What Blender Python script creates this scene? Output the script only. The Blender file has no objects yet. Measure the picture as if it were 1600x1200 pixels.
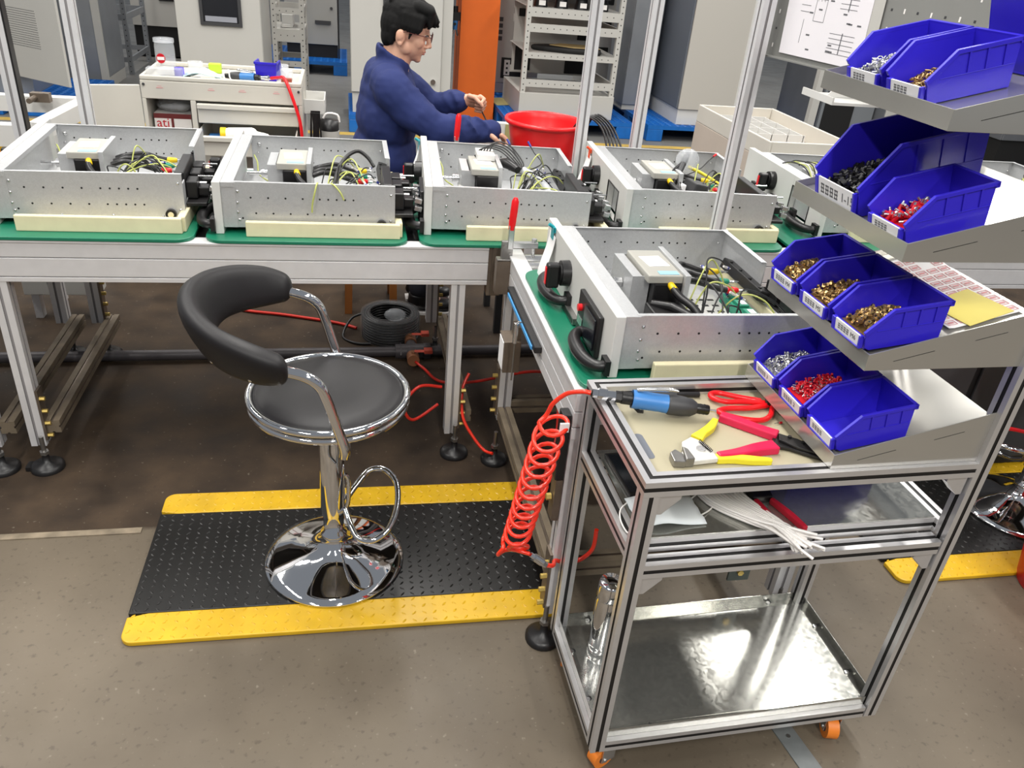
import bpy, bmesh, math, random
from mathutils import Vector as V, Matrix, Euler
random.seed(11)
S = bpy.context.scene
COL = S.collection
PI = math.pi
rad = math.radians

# ------------------------------------------------------------------ helpers
class MB:
    """collects geometry for ONE mesh object"""
    def __init__(s):
        s.v = []; s.f = []; s.m = []; s.s = []; s.T = Matrix()
    def add(s, vs, fs, mi=0, sm=False):
        o = len(s.v); T = s.T
        s.v += [tuple(T @ V(p)) for p in vs]
        for f in fs:
            s.f.append([i + o for i in f]); s.m.append(mi); s.s.append(sm)
        return s
    def bx(s, x0, x1, y0, y1, z0, z1, mi=0):
        p = [(x0,y0,z0),(x1,y0,z0),(x1,y1,z0),(x0,y1,z0),(x0,y0,z1),(x1,y0,z1),(x1,y1,z1),(x0,y1,z1)]
        return s.add(p, [(3,2,1,0),(4,5,6,7),(0,1,5,4),(1,2,6,5),(2,3,7,6),(3,0,4,7)], mi)
    def rbx(s, c, d, e=(0,0,0), mi=0):
        T = s.T.copy(); s.T = T @ Matrix.Translation(c) @ Euler(e).to_matrix().to_4x4()
        s.bx(-d[0]/2, d[0]/2, -d[1]/2, d[1]/2, -d[2]/2, d[2]/2, mi); s.T = T
        return s
    def bar(s, p0, p1, w, h, up=(0,0,1), mi=0):
        s.profile(p0, p1, w, h, up=up, mi=mi); return s
    def frame_(s, p0, p1, up):
        p0 = V(p0); p1 = V(p1); d = (p1 - p0).normalized(); up = V(up)
        if abs(d.dot(up)) > .98: up = V((0,1,0)) if abs(d.y) < .9 else V((1,0,0))
        a = up.cross(d).normalized(); b = d.cross(a).normalized()
        return p0, p1, d, a, b
    def profile(s, p0, p1, w, h, nw=0, nh=0, up=(0,0,1), g=.008, dp=.004, mi=0, ms=1, m0=0, m1=0):
        """extruded section w (across) x h (along up) with nw/nh slots on each side"""
        p0, p1, d, a, b = s.frame_(p0, p1, up)
        pts = []; slot = []
        def side(A, B, n, L):
            A = V((A[0],A[1],0)); B = V((B[0],B[1],0)); t = (B-A).normalized(); nn = V((-t.y, t.x, 0))
            pts.append(A); slot.append(False)
            for k in range(n):
                c = (k+.5)/n*L
                q0 = A + t*(c-g/2); q1 = A + t*(c+g/2)
                pts.extend([q0, q0+nn*dp, q1+nn*dp, q1]); slot.extend([True, True, True, False])
        side((-w/2,-h/2), (w/2,-h/2), nw, w); side((w/2,-h/2), (w/2,h/2), nh, h)
        side((w/2,h/2), (-w/2,h/2), nw, w); side((-w/2,h/2), (-w/2,-h/2), nh, h)
        n = len(pts)
        vs = [p0 + a*q.x + b*q.y + d*(q.x*m0) for q in pts] + [p1 + a*q.x + b*q.y + d*(q.x*m1) for q in pts]
        for i in range(n):
            j = (i+1) % n
            s.add([vs[i], vs[j], vs[n+j], vs[n+i]], [(0,1,2,3)], ms if slot[i] else mi)
        s.add(vs[:n], [tuple(range(n-1,-1,-1))], mi); s.add(vs[n:], [tuple(range(n))], mi)
        return s
    def cyl(s, p0, p1, r0, r1=None, n=16, mi=0, caps=True, sm=True):
        r1 = r0 if r1 is None else r1
        p0, p1, d, a, b = s.frame_(p0, p1, (0,0,1))
        vs = []
        for p, r in ((p0,r0),(p1,r1)):
            vs += [p + (a*math.cos(2*PI*k/n) + b*math.sin(2*PI*k/n))*r for k in range(n)]
        s.add(vs, [(k,(k+1)%n,n+(k+1)%n,n+k) for k in range(n)], mi, sm)
        if caps:
            s.add(vs[:n], [tuple(range(n-1,-1,-1))], mi); s.add(vs[n:], [tuple(range(n))], mi)
        return s
    def tube(s, pts, r, n=8, mi=0, closed=False, k=0, sm=True):
        pts = [V(p) for p in pts]
        if k: pts = catmull(pts, k, closed)
        rs = r if isinstance(r, (list,tuple)) else None
        N = len(pts); rings = []; a = None
        for i in range(N):
            if closed: d = pts[(i+1)%N] - pts[i-1]
            else: d = pts[min(i+1,N-1)] - pts[max(i-1,0)]
            if d.length < 1e-9: d = V((0,0,1))
            d.normalize()
            if a is None:
                u = V((0,0,1)) if abs(d.z) < .9 else V((1,0,0)); a = u.cross(d).normalized()
            else:
                a = a - d*a.dot(d)
                a = a.normalized() if a.length > 1e-6 else V((1,0,0))
            b = d.cross(a)
            if rs:
                t = i/(N-1)*(len(rs)-1); j = min(int(t), len(rs)-2); rr = rs[j] + (rs[j+1]-rs[j])*(t-j)
            else: rr = r
            rings.append([pts[i] + (a*math.cos(2*PI*q/n) + b*math.sin(2*PI*q/n))*rr for q in range(n)])
        vs = [p for R_ in rings for p in R_]; fs = []
        for i in range(N if closed else N-1):
            j = (i+1) % N
            fs += [(i*n+q, i*n+(q+1)%n, j*n+(q+1)%n, j*n+q) for q in range(n)]
        s.add(vs, fs, mi, sm)
        if not closed:
            s.add(rings[0], [tuple(range(n-1,-1,-1))], mi); s.add(rings[-1], [tuple(range(n))], mi)
        return s
    def lathe(s, prof, c=(0,0,0), n=32, mi=0, sm=True, caps=True):
        c = V(c); vs = []
        for r, z in prof:
            vs += [c + V((r*math.cos(2*PI*k/n), r*math.sin(2*PI*k/n), z)) for k in range(n)]
        fs = []
        for i in range(len(prof)-1):
            fs += [(i*n+k, i*n+(k+1)%n, (i+1)*n+(k+1)%n, (i+1)*n+k) for k in range(n)]
        s.add(vs, fs, mi, sm)
        if caps and prof[0][0] > 1e-6: s.add(vs[:n], [tuple(range(n-1,-1,-1))], mi)
        if caps and prof[-1][0] > 1e-6: s.add(vs[-n:], [tuple(range(n))], mi)
        return s
    def ell(s, c, r, n=14, m=8, mi=0):
        if not isinstance(r, (list,tuple)): r = (r,r,r)
        vs = [V(c) + V((0,0,-r[2]))]; fs = []
        for i in range(1, m):
            t = PI*i/m
            vs += [V(c) + V((r[0]*math.sin(t)*math.cos(2*PI*k/n), r[1]*math.sin(t)*math.sin(2*PI*k/n), -r[2]*math.cos(t))) for k in range(n)]
        vs.append(V(c) + V((0,0,r[2])))
        for k in range(n):
            fs.append((0, 1+(k+1)%n, 1+k)); L = 1+(m-2)*n; fs.append((L+k, L+(k+1)%n, len(vs)-1))
        for i in range(m-2):
            fs += [(1+i*n+k, 1+i*n+(k+1)%n, 1+(i+1)*n+(k+1)%n, 1+(i+1)*n+k) for k in range(n)]
        return s.add(vs, fs, mi, True)
    def prism(s, poly, p, u, w, t, mi=0):
        """polygon (2d pts along u,w from p) thickened by t along u x w"""
        p = V(p); u = V(u); w = V(w); nn = u.cross(w).normalized()*t; n = len(poly)
        a = [p + u*q[0] + w*q[1] for q in poly]; b = [q + nn for q in a]
        s.add(a+b, [tuple(range(n-1,-1,-1)), tuple(range(n,2*n))] + [(i,(i+1)%n,n+(i+1)%n,n+i) for i in range(n)], mi)
        return s
    def build(s, name, mats, parent=None, bevel=0, loc=None, rot=None, auto=False):
        me = bpy.data.meshes.new(name)
        me.from_pydata(s.v, [], s.f)
        if not isinstance(mats, (list,tuple)): mats = [mats]
        for m in mats: me.materials.append(m)
        k = len(mats)-1
        me.polygons.foreach_set('material_index', [min(i,k) for i in s.m])
        me.polygons.foreach_set('use_smooth', s.s)
        me.update()
        o = bpy.data.objects.new(name, me); COL.objects.link(o)
        if parent: o.parent = parent
        if loc: o.location = loc
        if rot: o.rotation_euler = rot
        if bevel:
            b = o.modifiers.new('bevel', 'BEVEL'); b.width = bevel; b.segments = 2; b.limit_method = 'ANGLE'; b.angle_limit = rad(40)
        return o

def catmull(P, k, closed=False):
    out = []; n = len(P)
    for i in range(n if closed else n-1):
        if closed: a,b,c,d = P[i-1], P[i], P[(i+1)%n], P[(i+2)%n]
        else: a,b,c,d = P[max(i-1,0)], P[i], P[i+1], P[min(i+2,n-1)]
        for q in range(k):
            t = q/k
            out.append(.5*((2*b) + (c-a)*t + (2*a-5*b+4*c-d)*t*t + (3*b-a-3*c+d)*t**3))
    if not closed: out.append(P[-1])
    return out

def tag(o, label=None, cat=None, group=None, kind=None):
    if label: o['label'] = label
    if cat: o['category'] = cat
    if group: o['group'] = group
    if kind: o['kind'] = kind
    return o
def thing(name, label, cat, loc=(0,0,0), rz=0, group=None, rot=None):
    o = bpy.data.objects.new(name, None); COL.objects.link(o); o.empty_display_size = .05
    o.location = loc; o.rotation_euler = rot or (0,0,rz)
    return tag(o, label, cat, group)
KIDS = {}
def dup(root, loc=None, rz=None, label=None, group=None, rot=None, parent=None):
    c = root.copy(); COL.objects.link(c)
    if parent: c.parent = parent
    if loc is not None: c.location = loc
    if rot is not None: c.rotation_euler = rot
    elif rz is not None: c.rotation_euler = (0,0,rz)
    if label: c['label'] = label
    if group: c['group'] = group
    for ch in list(root.children): dup(ch, parent=c)
    return c
def struct(o): o['kind'] = 'structure'; return o

def text_(txt, size, m, name='lettering', parent=None, M=None, align='CENTER'):
    """lettering as a mesh, M places it (text runs along +x, up +y)"""
    cu = bpy.data.curves.new(name, 'FONT'); cu.body = txt; cu.size = size; cu.align_x = align; cu.align_y = 'CENTER'; cu.extrude = .0002; cu.resolution_u = 2
    tmp = bpy.data.objects.new('tmp_text', cu); COL.objects.link(tmp)
    dg = bpy.context.evaluated_depsgraph_get(); me = bpy.data.meshes.new_from_object(tmp.evaluated_get(dg))
    bpy.data.objects.remove(tmp); bpy.data.curves.remove(cu)
    me.materials.clear(); me.materials.append(m); me.name = name
    if M is not None: me.transform(M)
    o = bpy.data.objects.new(name, me); COL.objects.link(o)
    if parent: o.parent = parent
    return o

# ------------------------------------------------------------------ materials
MATS = {}
def lin(c):
    return tuple((x/12.92 if x <= .04045 else ((x+.055)/1.055)**2.4) for x in [v/255 for v in c])
def mat(name, rgb, rough=.5, metal=0., noise=0., scale=20., bump=0., bscale=200., rvar=0., trans=0., alpha=1., emit=0., coat=0., stretch=None, spec=None):
    m = bpy.data.materials.new(name); m.use_nodes = True
    nt = m.node_tree; N = nt.nodes; L = nt.links; b = N['Principled BSDF']
    c = lin(rgb)
    b.inputs['Base Color'].default_value = (*c,1); b.inputs['Roughness'].default_value = rough; b.inputs['Metallic'].default_value = metal
    if coat: b.inputs['Coat Weight'].default_value = coat
    if spec is not None: b.inputs['Specular IOR Level'].default_value = spec
    if trans: b.inputs['Transmission Weight'].default_value = trans
    if alpha < 1: b.inputs['Alpha'].default_value = alpha
    if emit:
        b.inputs['Emission Color'].default_value = (*c,1); b.inputs['Emission Strength'].default_value = emit
    if noise or rvar or bump:
        tc = N.new('ShaderNodeTexCoord'); src = tc.outputs['Object']
        if stretch:
            mp = N.new('ShaderNodeMapping'); mp.inputs['Scale'].default_value = stretch; L.new(src, mp.inputs[0]); src = mp.outputs[0]
        nz = N.new('ShaderNodeTexNoise'); nz.inputs['Scale'].default_value = scale; nz.inputs['Detail'].default_value = 4; L.new(src, nz.inputs['Vector'])
        if noise:
            r = N.new('ShaderNodeValToRGB'); L.new(nz.outputs['Fac'], r.inputs[0])
            r.color_ramp.elements[0].position = .3; r.color_ramp.elements[1].position = .7
            r.color_ramp.elements[0].color = (*[max(0,x*(1-noise)) for x in c],1); r.color_ramp.elements[1].color = (*[min(1,x*(1+noise)) for x in c],1)
            L.new(r.outputs[0], b.inputs['Base Color'])
        if rvar:
            mr = N.new('ShaderNodeMapRange'); L.new(nz.outputs['Fac'], mr.inputs[0])
            mr.inputs[1].default_value = .3; mr.inputs[2].default_value = .7
            mr.inputs[3].default_value = max(.02,rough-rvar); mr.inputs[4].default_value = rough+rvar; L.new(mr.outputs[0], b.inputs['Roughness'])
        if bump:
            n2 = N.new('ShaderNodeTexNoise'); n2.inputs['Scale'].default_value = bscale; n2.inputs['Detail'].default_value = 3; L.new(src, n2.inputs['Vector'])
            bp = N.new('ShaderNodeBump'); bp.inputs['Strength'].default_value = bump; bp.inputs['Distance'].default_value = .002
            L.new(n2.outputs['Fac'], bp.inputs['Height']); L.new(bp.outputs[0], b.inputs['Normal'])
    MATS[name] = m
    return m
def galv(name, rgb, rough, metal, sc=60, amt=.18):
    """zinc plate: spangle cells vary colour and gloss"""
    m = mat(name, rgb, rough, metal); nt = m.node_tree; N = nt.nodes; L = nt.links; b = N['Principled BSDF']; c = lin(rgb)
    tc = N.new('ShaderNodeTexCoord'); vo = N.new('ShaderNodeTexVoronoi'); vo.inputs['Scale'].default_value = sc
    nz = N.new('ShaderNodeTexNoise'); nz.inputs['Scale'].default_value = sc*.35; nz.inputs['Detail'].default_value = 3
    mx = N.new('ShaderNodeVectorMath'); mx.operation = 'SCALE'; mx.inputs[3].default_value = .03
    ad = N.new('ShaderNodeVectorMath'); ad.operation = 'ADD'
    L.new(tc.outputs['Object'], nz.inputs['Vector']); L.new(nz.outputs['Color'], mx.inputs[0]); L.new(mx.outputs[0], ad.inputs[0]); L.new(tc.outputs['Object'], ad.inputs[1])
    L.new(ad.outputs[0], vo.inputs['Vector'])
    sp = N.new('ShaderNodeSeparateColor'); L.new(vo.outputs['Color'], sp.inputs[0])
    r = N.new('ShaderNodeValToRGB'); L.new(sp.outputs[0], r.inputs[0])
    r.color_ramp.elements[0].color = (*[x*(1-amt) for x in c],1); r.color_ramp.elements[1].color = (*[min(1,x*(1+amt)) for x in c],1)
    L.new(r.outputs[0], b.inputs['Base Color'])
    mr = N.new('ShaderNodeMapRange'); L.new(sp.outputs[1], mr.inputs[0]); mr.inputs[3].default_value = rough*.8; mr.inputs[4].default_value = rough*1.25; L.new(mr.outputs[0], b.inputs['Roughness'])
    return m

M_alu = mat('anodised aluminium', (222,221,222), .42, .35, .03, 30)
M_alus = mat('aluminium slot', (150,147,148), .6, .2)
M_aluc = mat('cart aluminium', (212,211,212), .33, .72, .03, 30)
M_slot = mat('black slot strip', (18,16,16), .5)
M_galv = galv('galvanised sheet', (198,199,200), .4, .5, 260, .05)
M_shelf = galv('zinc shelf sheet', (172,172,166), .15, .82, 110, .07)
M_tray = mat('stainless tray', (180,178,172), .15, .66, .02, 6, rvar=.02)
M_chrome = mat('chrome', (228,228,230), .045, 1.)
M_steel = mat('dull steel', (150,148,145), .35, .9, .1, 40)
M_brownst = mat('weathered steel plate', (122,110,98), .45, .7, .15, 20)
M_white = mat('white powder coat', (208,207,203), .42, 0, .02, 8)
M_cab = mat('cabinet light grey paint', (188,186,180), .45, 0, .02, 4)
M_cabgrey = mat('zinc cabinet panel', (150,153,157), .42, .45, .06, 6)
M_cabdark = mat('cabinet dark grey', (112,114,118), .45, .3, .06, 5)
M_beige = mat('trolley warm white paint', (200,196,186), .45, 0, .03, 6)
M_beige2 = mat('trolley beige side', (186,174,162), .5, 0, .03, 6)
M_foam = mat('cream foam block', (222,213,176), .75, 0, .04, 25, bump=.1, bscale=300)
M_green = mat('green plastic board', (20,112,84), .38, 0, .06, 12)
M_greenl = mat('green terminal', (40,140,112), .4)
M_black = mat('black plastic', (24,23,24), .38)
M_blackm = mat('black matte', (17,16,16), .7)
M_dark = mat('dark grey plastic', (58,58,60), .5)
M_leather = mat('black leatherette', (22,20,22), .48, 0, .05, 40, bump=.12, bscale=900, spec=.4)
M_blue = mat('blue bin plastic', (46,34,190), .33, 0, .03, 15)
M_pallet = mat('blue pallet plastic', (10,98,178), .45, 0, .1, 15)
M_red = mat('red plastic', (226,22,30), .3)
M_redbucket = mat('red bucket plastic', (226,26,30), .35, 0, .03, 10)
M_hose = mat('orange red hose', (240,52,30), .25, coat=.3)
M_reddark = mat('red hose on floor', (205,42,28), .4)
M_magenta = mat('magenta grip', (206,24,72), .42)
M_yellow = mat('yellow grip', (228,214,48), .42)
M_matY = mat('yellow rubber', (206,164,30), .36, 0, .1, 14)
M_matB = mat('black rubber', (26,25,24), .34, 0, .12, 14)
M_orange = mat('orange column paint', (226,104,24), .55, 0, .04, 6)
M_wheel = mat('orange wheel', (222,124,40), .45)
M_wood = mat('wooden stool', (150,92,42), .5, 0, .2, 9, stretch=(1,1,.15))
M_skin = mat('skin', (214,164,138), .5, 0, .05, 40)
M_lip = mat('lip', (186,112,98), .5)
M_hair = mat('black hair', (10,9,9), .75, 0, .3, 60, bump=.35, bscale=300, stretch=(1,1,.3), spec=.25)
M_jacket = mat('navy work jacket', (23,37,90), .85, 0, .07, 9, bump=.25, bscale=420)
M_trouser = mat('dark trousers', (26,26,36), .8)
M_paper = mat('white paper', (238,236,236), .7)
M_label = mat('label white', (225,225,228), .6)
M_ink = mat('printed ink', (96,96,100), .7)
M_pink = mat('label pink print', (214,150,152), .7)
M_ylwpaper = mat('yellow card', (216,200,92), .6)
M_clear = mat('clear plastic', (235,238,240), .12, alpha=.28)
M_film = mat('plastic film', (225,228,232), .2, alpha=.32)
M_brass = mat('bronze nut', (176,146,98), .3, .85, .3, 160)
M_zinc = mat('zinc parts', (205,205,205), .25, .9)
M_yg = mat('yellow green wire', (184,190,104), .45)
M_lugY = mat('yellow lug boot', (236,196,20), .4)
M_board = mat('beige board', (172,164,138), .5, 0, .04, 8)
M_bluetool = mat('blue tool body', (62,122,186), .35)
M_bluebox = mat('switch box blue', (70,150,210), .4)
M_wirew = mat('white tube', (236,232,228), .4)
M_teal = mat('teal clip', (20,150,160), .4)
M_mask = mat('pale blue mask', (196,222,226), .8)
M_lime = mat('lime lid', (190,220,60), .4)
M_copper = mat('brown valve', (150,100,70), .45, .3)
M_cream = mat('yellow floor paint', (200,168,84), .6, 0, .12, 10)
M_screen = mat('dark screen', (28,30,36), .15)
M_pipe = mat('dark pipe', (78,74,76), .5, .3, .1, 30)
M_goldbolt = mat('zinc yellow bolt', (196,170,96), .4, .7)
M_glove = mat('white glove', (236,234,228), .85)
M_khaki = mat('khaki sheet', (158,150,100), .6)
M_red2 = mat('crimp red', (196,20,36), .35)
M_peg = mat('pegboard grey', (146,146,142), .45, .3, .03, 8)
M_greenb = mat('pale green block', (200,226,178), .5)
# ------------------------------------------------------------------ camera, light
F_PX = 1236.
def make_camera():
    cam = bpy.data.cameras.new('camera'); co = bpy.data.objects.new('camera', cam); COL.objects.link(co)
    cam.sensor_width = 36; cam.lens = F_PX/1600*36; cam.clip_start = .02; cam.clip_end = 200
    pitch, roll, yaw = .5157, -.0960, .2284
    cy, sy = math.cos(yaw), math.sin(yaw)
    f = V((sy*math.cos(pitch), cy*math.cos(pitch), -math.sin(pitch))); r = V((cy,-sy,0)); d = f.cross(r)
    c, s = math.cos(roll), math.sin(roll)
    r2 = c*r + s*d; d2 = -s*r + c*d
    co.matrix_world = Matrix(((r2.x,-d2.x,-f.x,0),(r2.y,-d2.y,-f.y,0),(r2.z,-d2.z,-f.z,1.62),(0,0,0,1)))
    S.camera = co
make_camera()
S.view_settings.view_transform = 'Standard'; S.view_settings.look = 'None'; S.view_settings.gamma = 1
S.view_settings.exposure = -0.6
try: S.view_settings.use_curve_mapping = False
except Exception: pass
w = bpy.data.worlds.new('hall'); S.world = w; w.use_nodes = True
w.node_tree.nodes['Background'].inputs[0].default_value = (.86,.92,1,1); w.node_tree.nodes['Background'].inputs[1].default_value = .40
def strip_light(name, loc, sx, sy, power, col=(1,.97,.92), rot=(0,0,0)):
    l = bpy.data.lights.new(name, 'AREA'); l.shape = 'RECTANGLE'; l.size = sx; l.size_y = sy; l.energy = power; l.color = col
    o = bpy.data.objects.new(name, l); COL.objects.link(o); o.location = loc; o.rotation_euler = rot
    return o
# tube lamps under the hall roof; rows behind the camera are added fill
for x, y, p in ((-2.6,-2.2,260),(.4,-2.6,260),(3.4,-2.2,220),(-3.0,2.2,150),(-.3,2.3,180),(2.9,1.9,150),(-3.2,5.2,150),(.3,5.0,140),(3.8,4.9,190),(-2.5,9.2,150),(1.5,9.2,150),(5.5,9.2,150)):
    strip_light('ceiling_lamp', (x,y,4.4), .28, 2.6, p)

# ------------------------------------------------------------------ floor
def floor_mat():
    m = mat('concrete floor', (122,114,102), .45); nt = m.node_tree; N = nt.nodes; L = nt.links; b = N['Principled BSDF']
    tc = N.new('ShaderNodeTexCoord'); sx = N.new('ShaderNodeSeparateXYZ'); L.new(tc.outputs['Object'], sx.inputs[0])
    n1 = N.new('ShaderNodeTexNoise'); n1.inputs['Scale'].default_value = 1.6; n1.inputs['Detail'].default_value = 6; L.new(tc.outputs['Object'], n1.inputs['Vector'])
    n2 = N.new('ShaderNodeTexNoise'); n2.inputs['Scale'].default_value = 60; n2.inputs['Detail'].default_value = 5; L.new(tc.outputs['Object'], n2.inputs['Vector'])
    n3 = N.new('ShaderNodeTexNoise'); n3.inputs['Scale'].default_value = 6; n3.inputs['Detail'].default_value = 8; L.new(tc.outputs['Object'], n3.inputs['Vector'])
    def math_(op, a, bb):
        n = N.new('ShaderNodeMath'); n.operation = op
        for i, q in enumerate((a,bb)):
            if isinstance(q,(int,float)): n.inputs[i].default_value = q
            else: L.new(q, n.inputs[i])
        return n.outputs[0]
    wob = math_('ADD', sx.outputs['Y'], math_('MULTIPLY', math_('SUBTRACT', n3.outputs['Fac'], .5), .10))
    def ramp(src, lo, hi):
        n = N.new('ShaderNodeMapRange'); L.new(src, n.inputs[0]); n.inputs[1].default_value = lo; n.inputs[2].default_value = hi; return n.outputs[0]
    def mixc(f, a, bb):
        n = N.new('ShaderNodeMix'); n.data_type = 'RGBA'; L.new(f, n.inputs[0])
        for i, q in ((6,a),(7,bb)):
            if isinstance(q, tuple): n.inputs[i].default_value = (*lin(q),1)
            else: L.new(q, n.inputs[i])
        return n.outputs[2]
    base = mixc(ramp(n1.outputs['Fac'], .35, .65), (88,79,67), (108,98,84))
    old = mixc(ramp(n3.outputs['Fac'], .35, .7), (44,34,25), (72,58,44))          # the worn strip beneath the line, darkened further by painted table shade
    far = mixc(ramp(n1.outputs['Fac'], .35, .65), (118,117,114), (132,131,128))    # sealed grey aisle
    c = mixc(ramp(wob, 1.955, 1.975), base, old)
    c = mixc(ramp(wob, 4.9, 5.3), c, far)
    spk = ramp(n2.outputs['Fac'], .66, .74)
    c = mixc(math_('MULTIPLY', spk, .35), c, (150,142,128))
    drk = ramp(n2.outputs['Fac'], .40, .30)
    c = mixc(math_('MULTIPLY', drk, .35), c, (45,40,35))
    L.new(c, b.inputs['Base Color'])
    b.inputs['Specular IOR Level'].default_value = .3; L.new(math_('ADD', math_('MULTIPLY', n3.outputs['Fac'], .35), math_('ADD', .28, math_('MULTIPLY', math_('MULTIPLY', ramp(wob, 1.955, 1.975), ramp(wob, 5.3, 4.9)), .25))), b.inputs['Roughness'])
    bp = N.new('ShaderNodeBump'); bp.inputs['Strength'].default_value = .08; bp.inputs['Distance'].default_value = .003
    L.new(n2.outputs['Fac'], bp.inputs['Height']); L.new(bp.outputs[0], b.inputs['Normal'])
    return m
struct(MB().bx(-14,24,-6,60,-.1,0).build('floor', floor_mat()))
# painted aisle line, and the steel joint strip under the cart
struct(MB().bx(-9,12,7.10,7.20,0,.0015).build('trim_1', M_cream))
struct(MB().bx(-3.2,-.62,1.948,1.972,0,.004).build('trim_2', mat('mortar seam', (128,116,98), .9, 0, .35, 18)))
js = thing('floor_joint_plate', 'narrow grey steel plate screwed to the floor beneath the cart', 'plate', (1.03,.95,0))
q = MB(); q.bx(-.026,.026,-.25,.16,0,.003); q.build('plate', mat('plate steel', (120,124,124), .5, .4, .1, 30), js, rot=(0,0,rad(9)))
q = MB()
for yy in (-.2,.02,.12): q.cyl((yy*-.158,yy,.003),(yy*-.158,yy,.005),.005)
q.build('screw', M_steel, js)

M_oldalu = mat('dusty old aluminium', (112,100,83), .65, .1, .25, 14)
def W(t, T=None):
    m = MB(); m.T = (Matrix.Translation(t.location) @ t.rotation_euler.to_matrix().to_4x4()).inverted()
    return m
def foot_(t, x, y, r=.05, ext=None):
    q = W(t); q.lathe([(r,0),(r,.012),(r*.8,.02),(.012,.026),(.010,.05)], (x,y,0), 24)
    if ext:
        q.prism([(-.028,-.028),(.06,-.018),(.06,.018),(-.028,.028)], (x,y,.001), (ext,0,0), (0,1 if ext > 0 else -1,0), .014)
    o = q.build('levelling_foot', M_black, t)
    q = W(t); q.cyl((x,y,.02),(x,y,.12),.007,n=10); q.cyl((x,y,.055),(x,y,.066),.014,n=6,sm=False); q.build('stem', M_steel, o)

# ------------------------------------------------------------------ conveyor line
def rail_front(t, x0, x1, name='front_rail', y=2.32, d=1, zt=.765):
    q = W(t); k = zt-.765
    for z0, z1, o in ((.757,.765,-.004),(.7135,.757,0),(.655,.7105,0),(.638,.652,0)):
        a, b = sorted((y+o*d, y+.045*d)); q.bx(x0,x1,a,b,z0+k,z1+k)
    a, b = sorted((y+.004*d, y+.041*d)); q.bx(x0+.001,x1-.001,a,b,.639+k,.76+k,1)
    return q.build(name, [M_alu, M_alus], t, bevel=.0012)
def leg(t, x, y, z0, z1, s=.045, bolts=0):
    q = W(t); q.profile((x,y,z0),(x,y,z1), s, s, 1, 1, up=(0,1,0))
    q.build('leg', [M_alu, M_alus], t)
    if bolts:
        q = W(t); q.bx(x+bolts*.0225,x+bolts*.030,y-.02,y+.02,z0+.02,z0+.2,1)
        for k in range(4): q.cyl((x+bolts*.028,y-.012,z0+.035+.045*k),(x+bolts*.046,y-.012,z0+.035+.045*k),.007,n=6,mi=0,sm=False)
        q.build('bolted_bracket', [M_goldbolt, M_brownst], t)
def stringer(t, p0, p1, s=.045):
    q = W(t); q.profile(p0, p1, s, s, 1, 1); q.build('stringer', [M_oldalu, M_brownst], t)

line = thing('conveyor_table', 'long aluminium profile conveyor table carrying the row of drawer units', 'conveyor', (-.7,2.7,0))
rail_front(line, -2.0, .425)
rail_front(line, -2.0, .425, 'rear_rail', 3.13, -1)
for x in (-1.12,-.99,.335):
    leg(line, x, 2.345, .07, .638, bolts=1 if x>-1.1 else 0); foot_(line, x+(.02 if x<0 else .012), 2.30, ext=-1 if x < 0 else None)
    leg(line, x, 3.105, .14, .638, bolts=1 if x>-1.1 else 0); foot_(line, x+.02, 3.085)
    stringer(line, (x+.048,2.335,.135),(x+.048,3.13,.135))
q = W(line); q.bx(-2.0,.42,2.37,3.08,.748,.756); q.build('belt', M_black, line)
for k in range(8):
    q = W(line); x = -1.9+k*.32; q.cyl((x,2.37,.735),(x,3.08,.735),.02,n=14); q.build('roller', M_zinc, line)
q = W(line); q.bx(.425,.437,2.322,2.365,.60,.775); q.bx(.437,.47,2.322,2.326,.60,.76); q.build('end_plate', M_brownst, line, bevel=.002)

line2 = thing('conveyor_table', 'aluminium conveyor table continuing to the right behind the angled parts trays', 'conveyor', (1.9,2.7,0))
rail_front(line2, 1.12, 3.1); rail_front(line2, .425, 3.1, 'rear_rail', 3.13, -1)
for x in (1.28,2.9):
    leg(line2, x, 2.345, .07, .638); foot_(line2, x, 2.345); leg(line2, x, 3.105, .14, .638); foot_(line2, x, 3.105)
    stringer(line2, (x+.048,2.335,.135),(x+.048,3.13,.135))
q = W(line2); q.bx(.44,3.1,2.37,3.08,.748,.756); q.build('belt', M_black, line2)
for k in range(5):
    q = W(line2); x = 1.2+k*.35; q.cyl((x,2.37,.735),(x,3.08,.735),.02,n=14); q.build('roller', M_zinc, line2)

# ------------------------------------------------------------------ transfer bench (runs toward the camera)
bench = thing('transfer_conveyor', 'short aluminium transfer conveyor running toward the camera behind the tool cart', 'conveyor', (.8,1.85,0))
def rail_side(x, y0, y1, d, name):
    q = W(bench)
    for z0, z1, o in ((.757,.765,-.003),(.7135,.757,0),(.672,.7105,0),(.638,.669,0)):
        a, b = sorted((x+o*d, x+.045*d)); q.bx(a,b,y0,y1,z0,z1)
    a, b = sorted((x+.004*d, x+.041*d)); q.bx(a,b,y0+.001,y1-.001,.639,.76,1)
    return q.build(name, [M_alu, M_alus], bench, bevel=.0012)
rail_side(.48,1.43,2.31,1,'side_rail'); rail_side(1.17,1.43,2.31,-1,'side_rail')
q = W(bench); q.profile((.526,1.452,.70),(1.124,1.452,.70),.045,.045,1,1); q.build('end_rail', [M_alu,M_alus], bench)
for x, y in ((.503,1.455),(.503,2.27),(1.147,1.455),(1.147,2.27)):
    leg(bench, x, y, .09 if y < 2 else .17, .638, bolts=-1 if x < .6 else 0); foot_(bench, x-.02 if x<.6 else x, y-.02, .047)
for x in (.503,1.147): stringer(bench, (x,1.48,.20),(x,2.247,.20))
for z, y in ((.22,2.27),(.24,1.455)): stringer(bench, (.526,y,z),(1.124,y,z))
q = W(bench); q.bx(.526,1.124,1.48,2.30,.742,.750); q.build('belt', M_black, bench)
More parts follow.
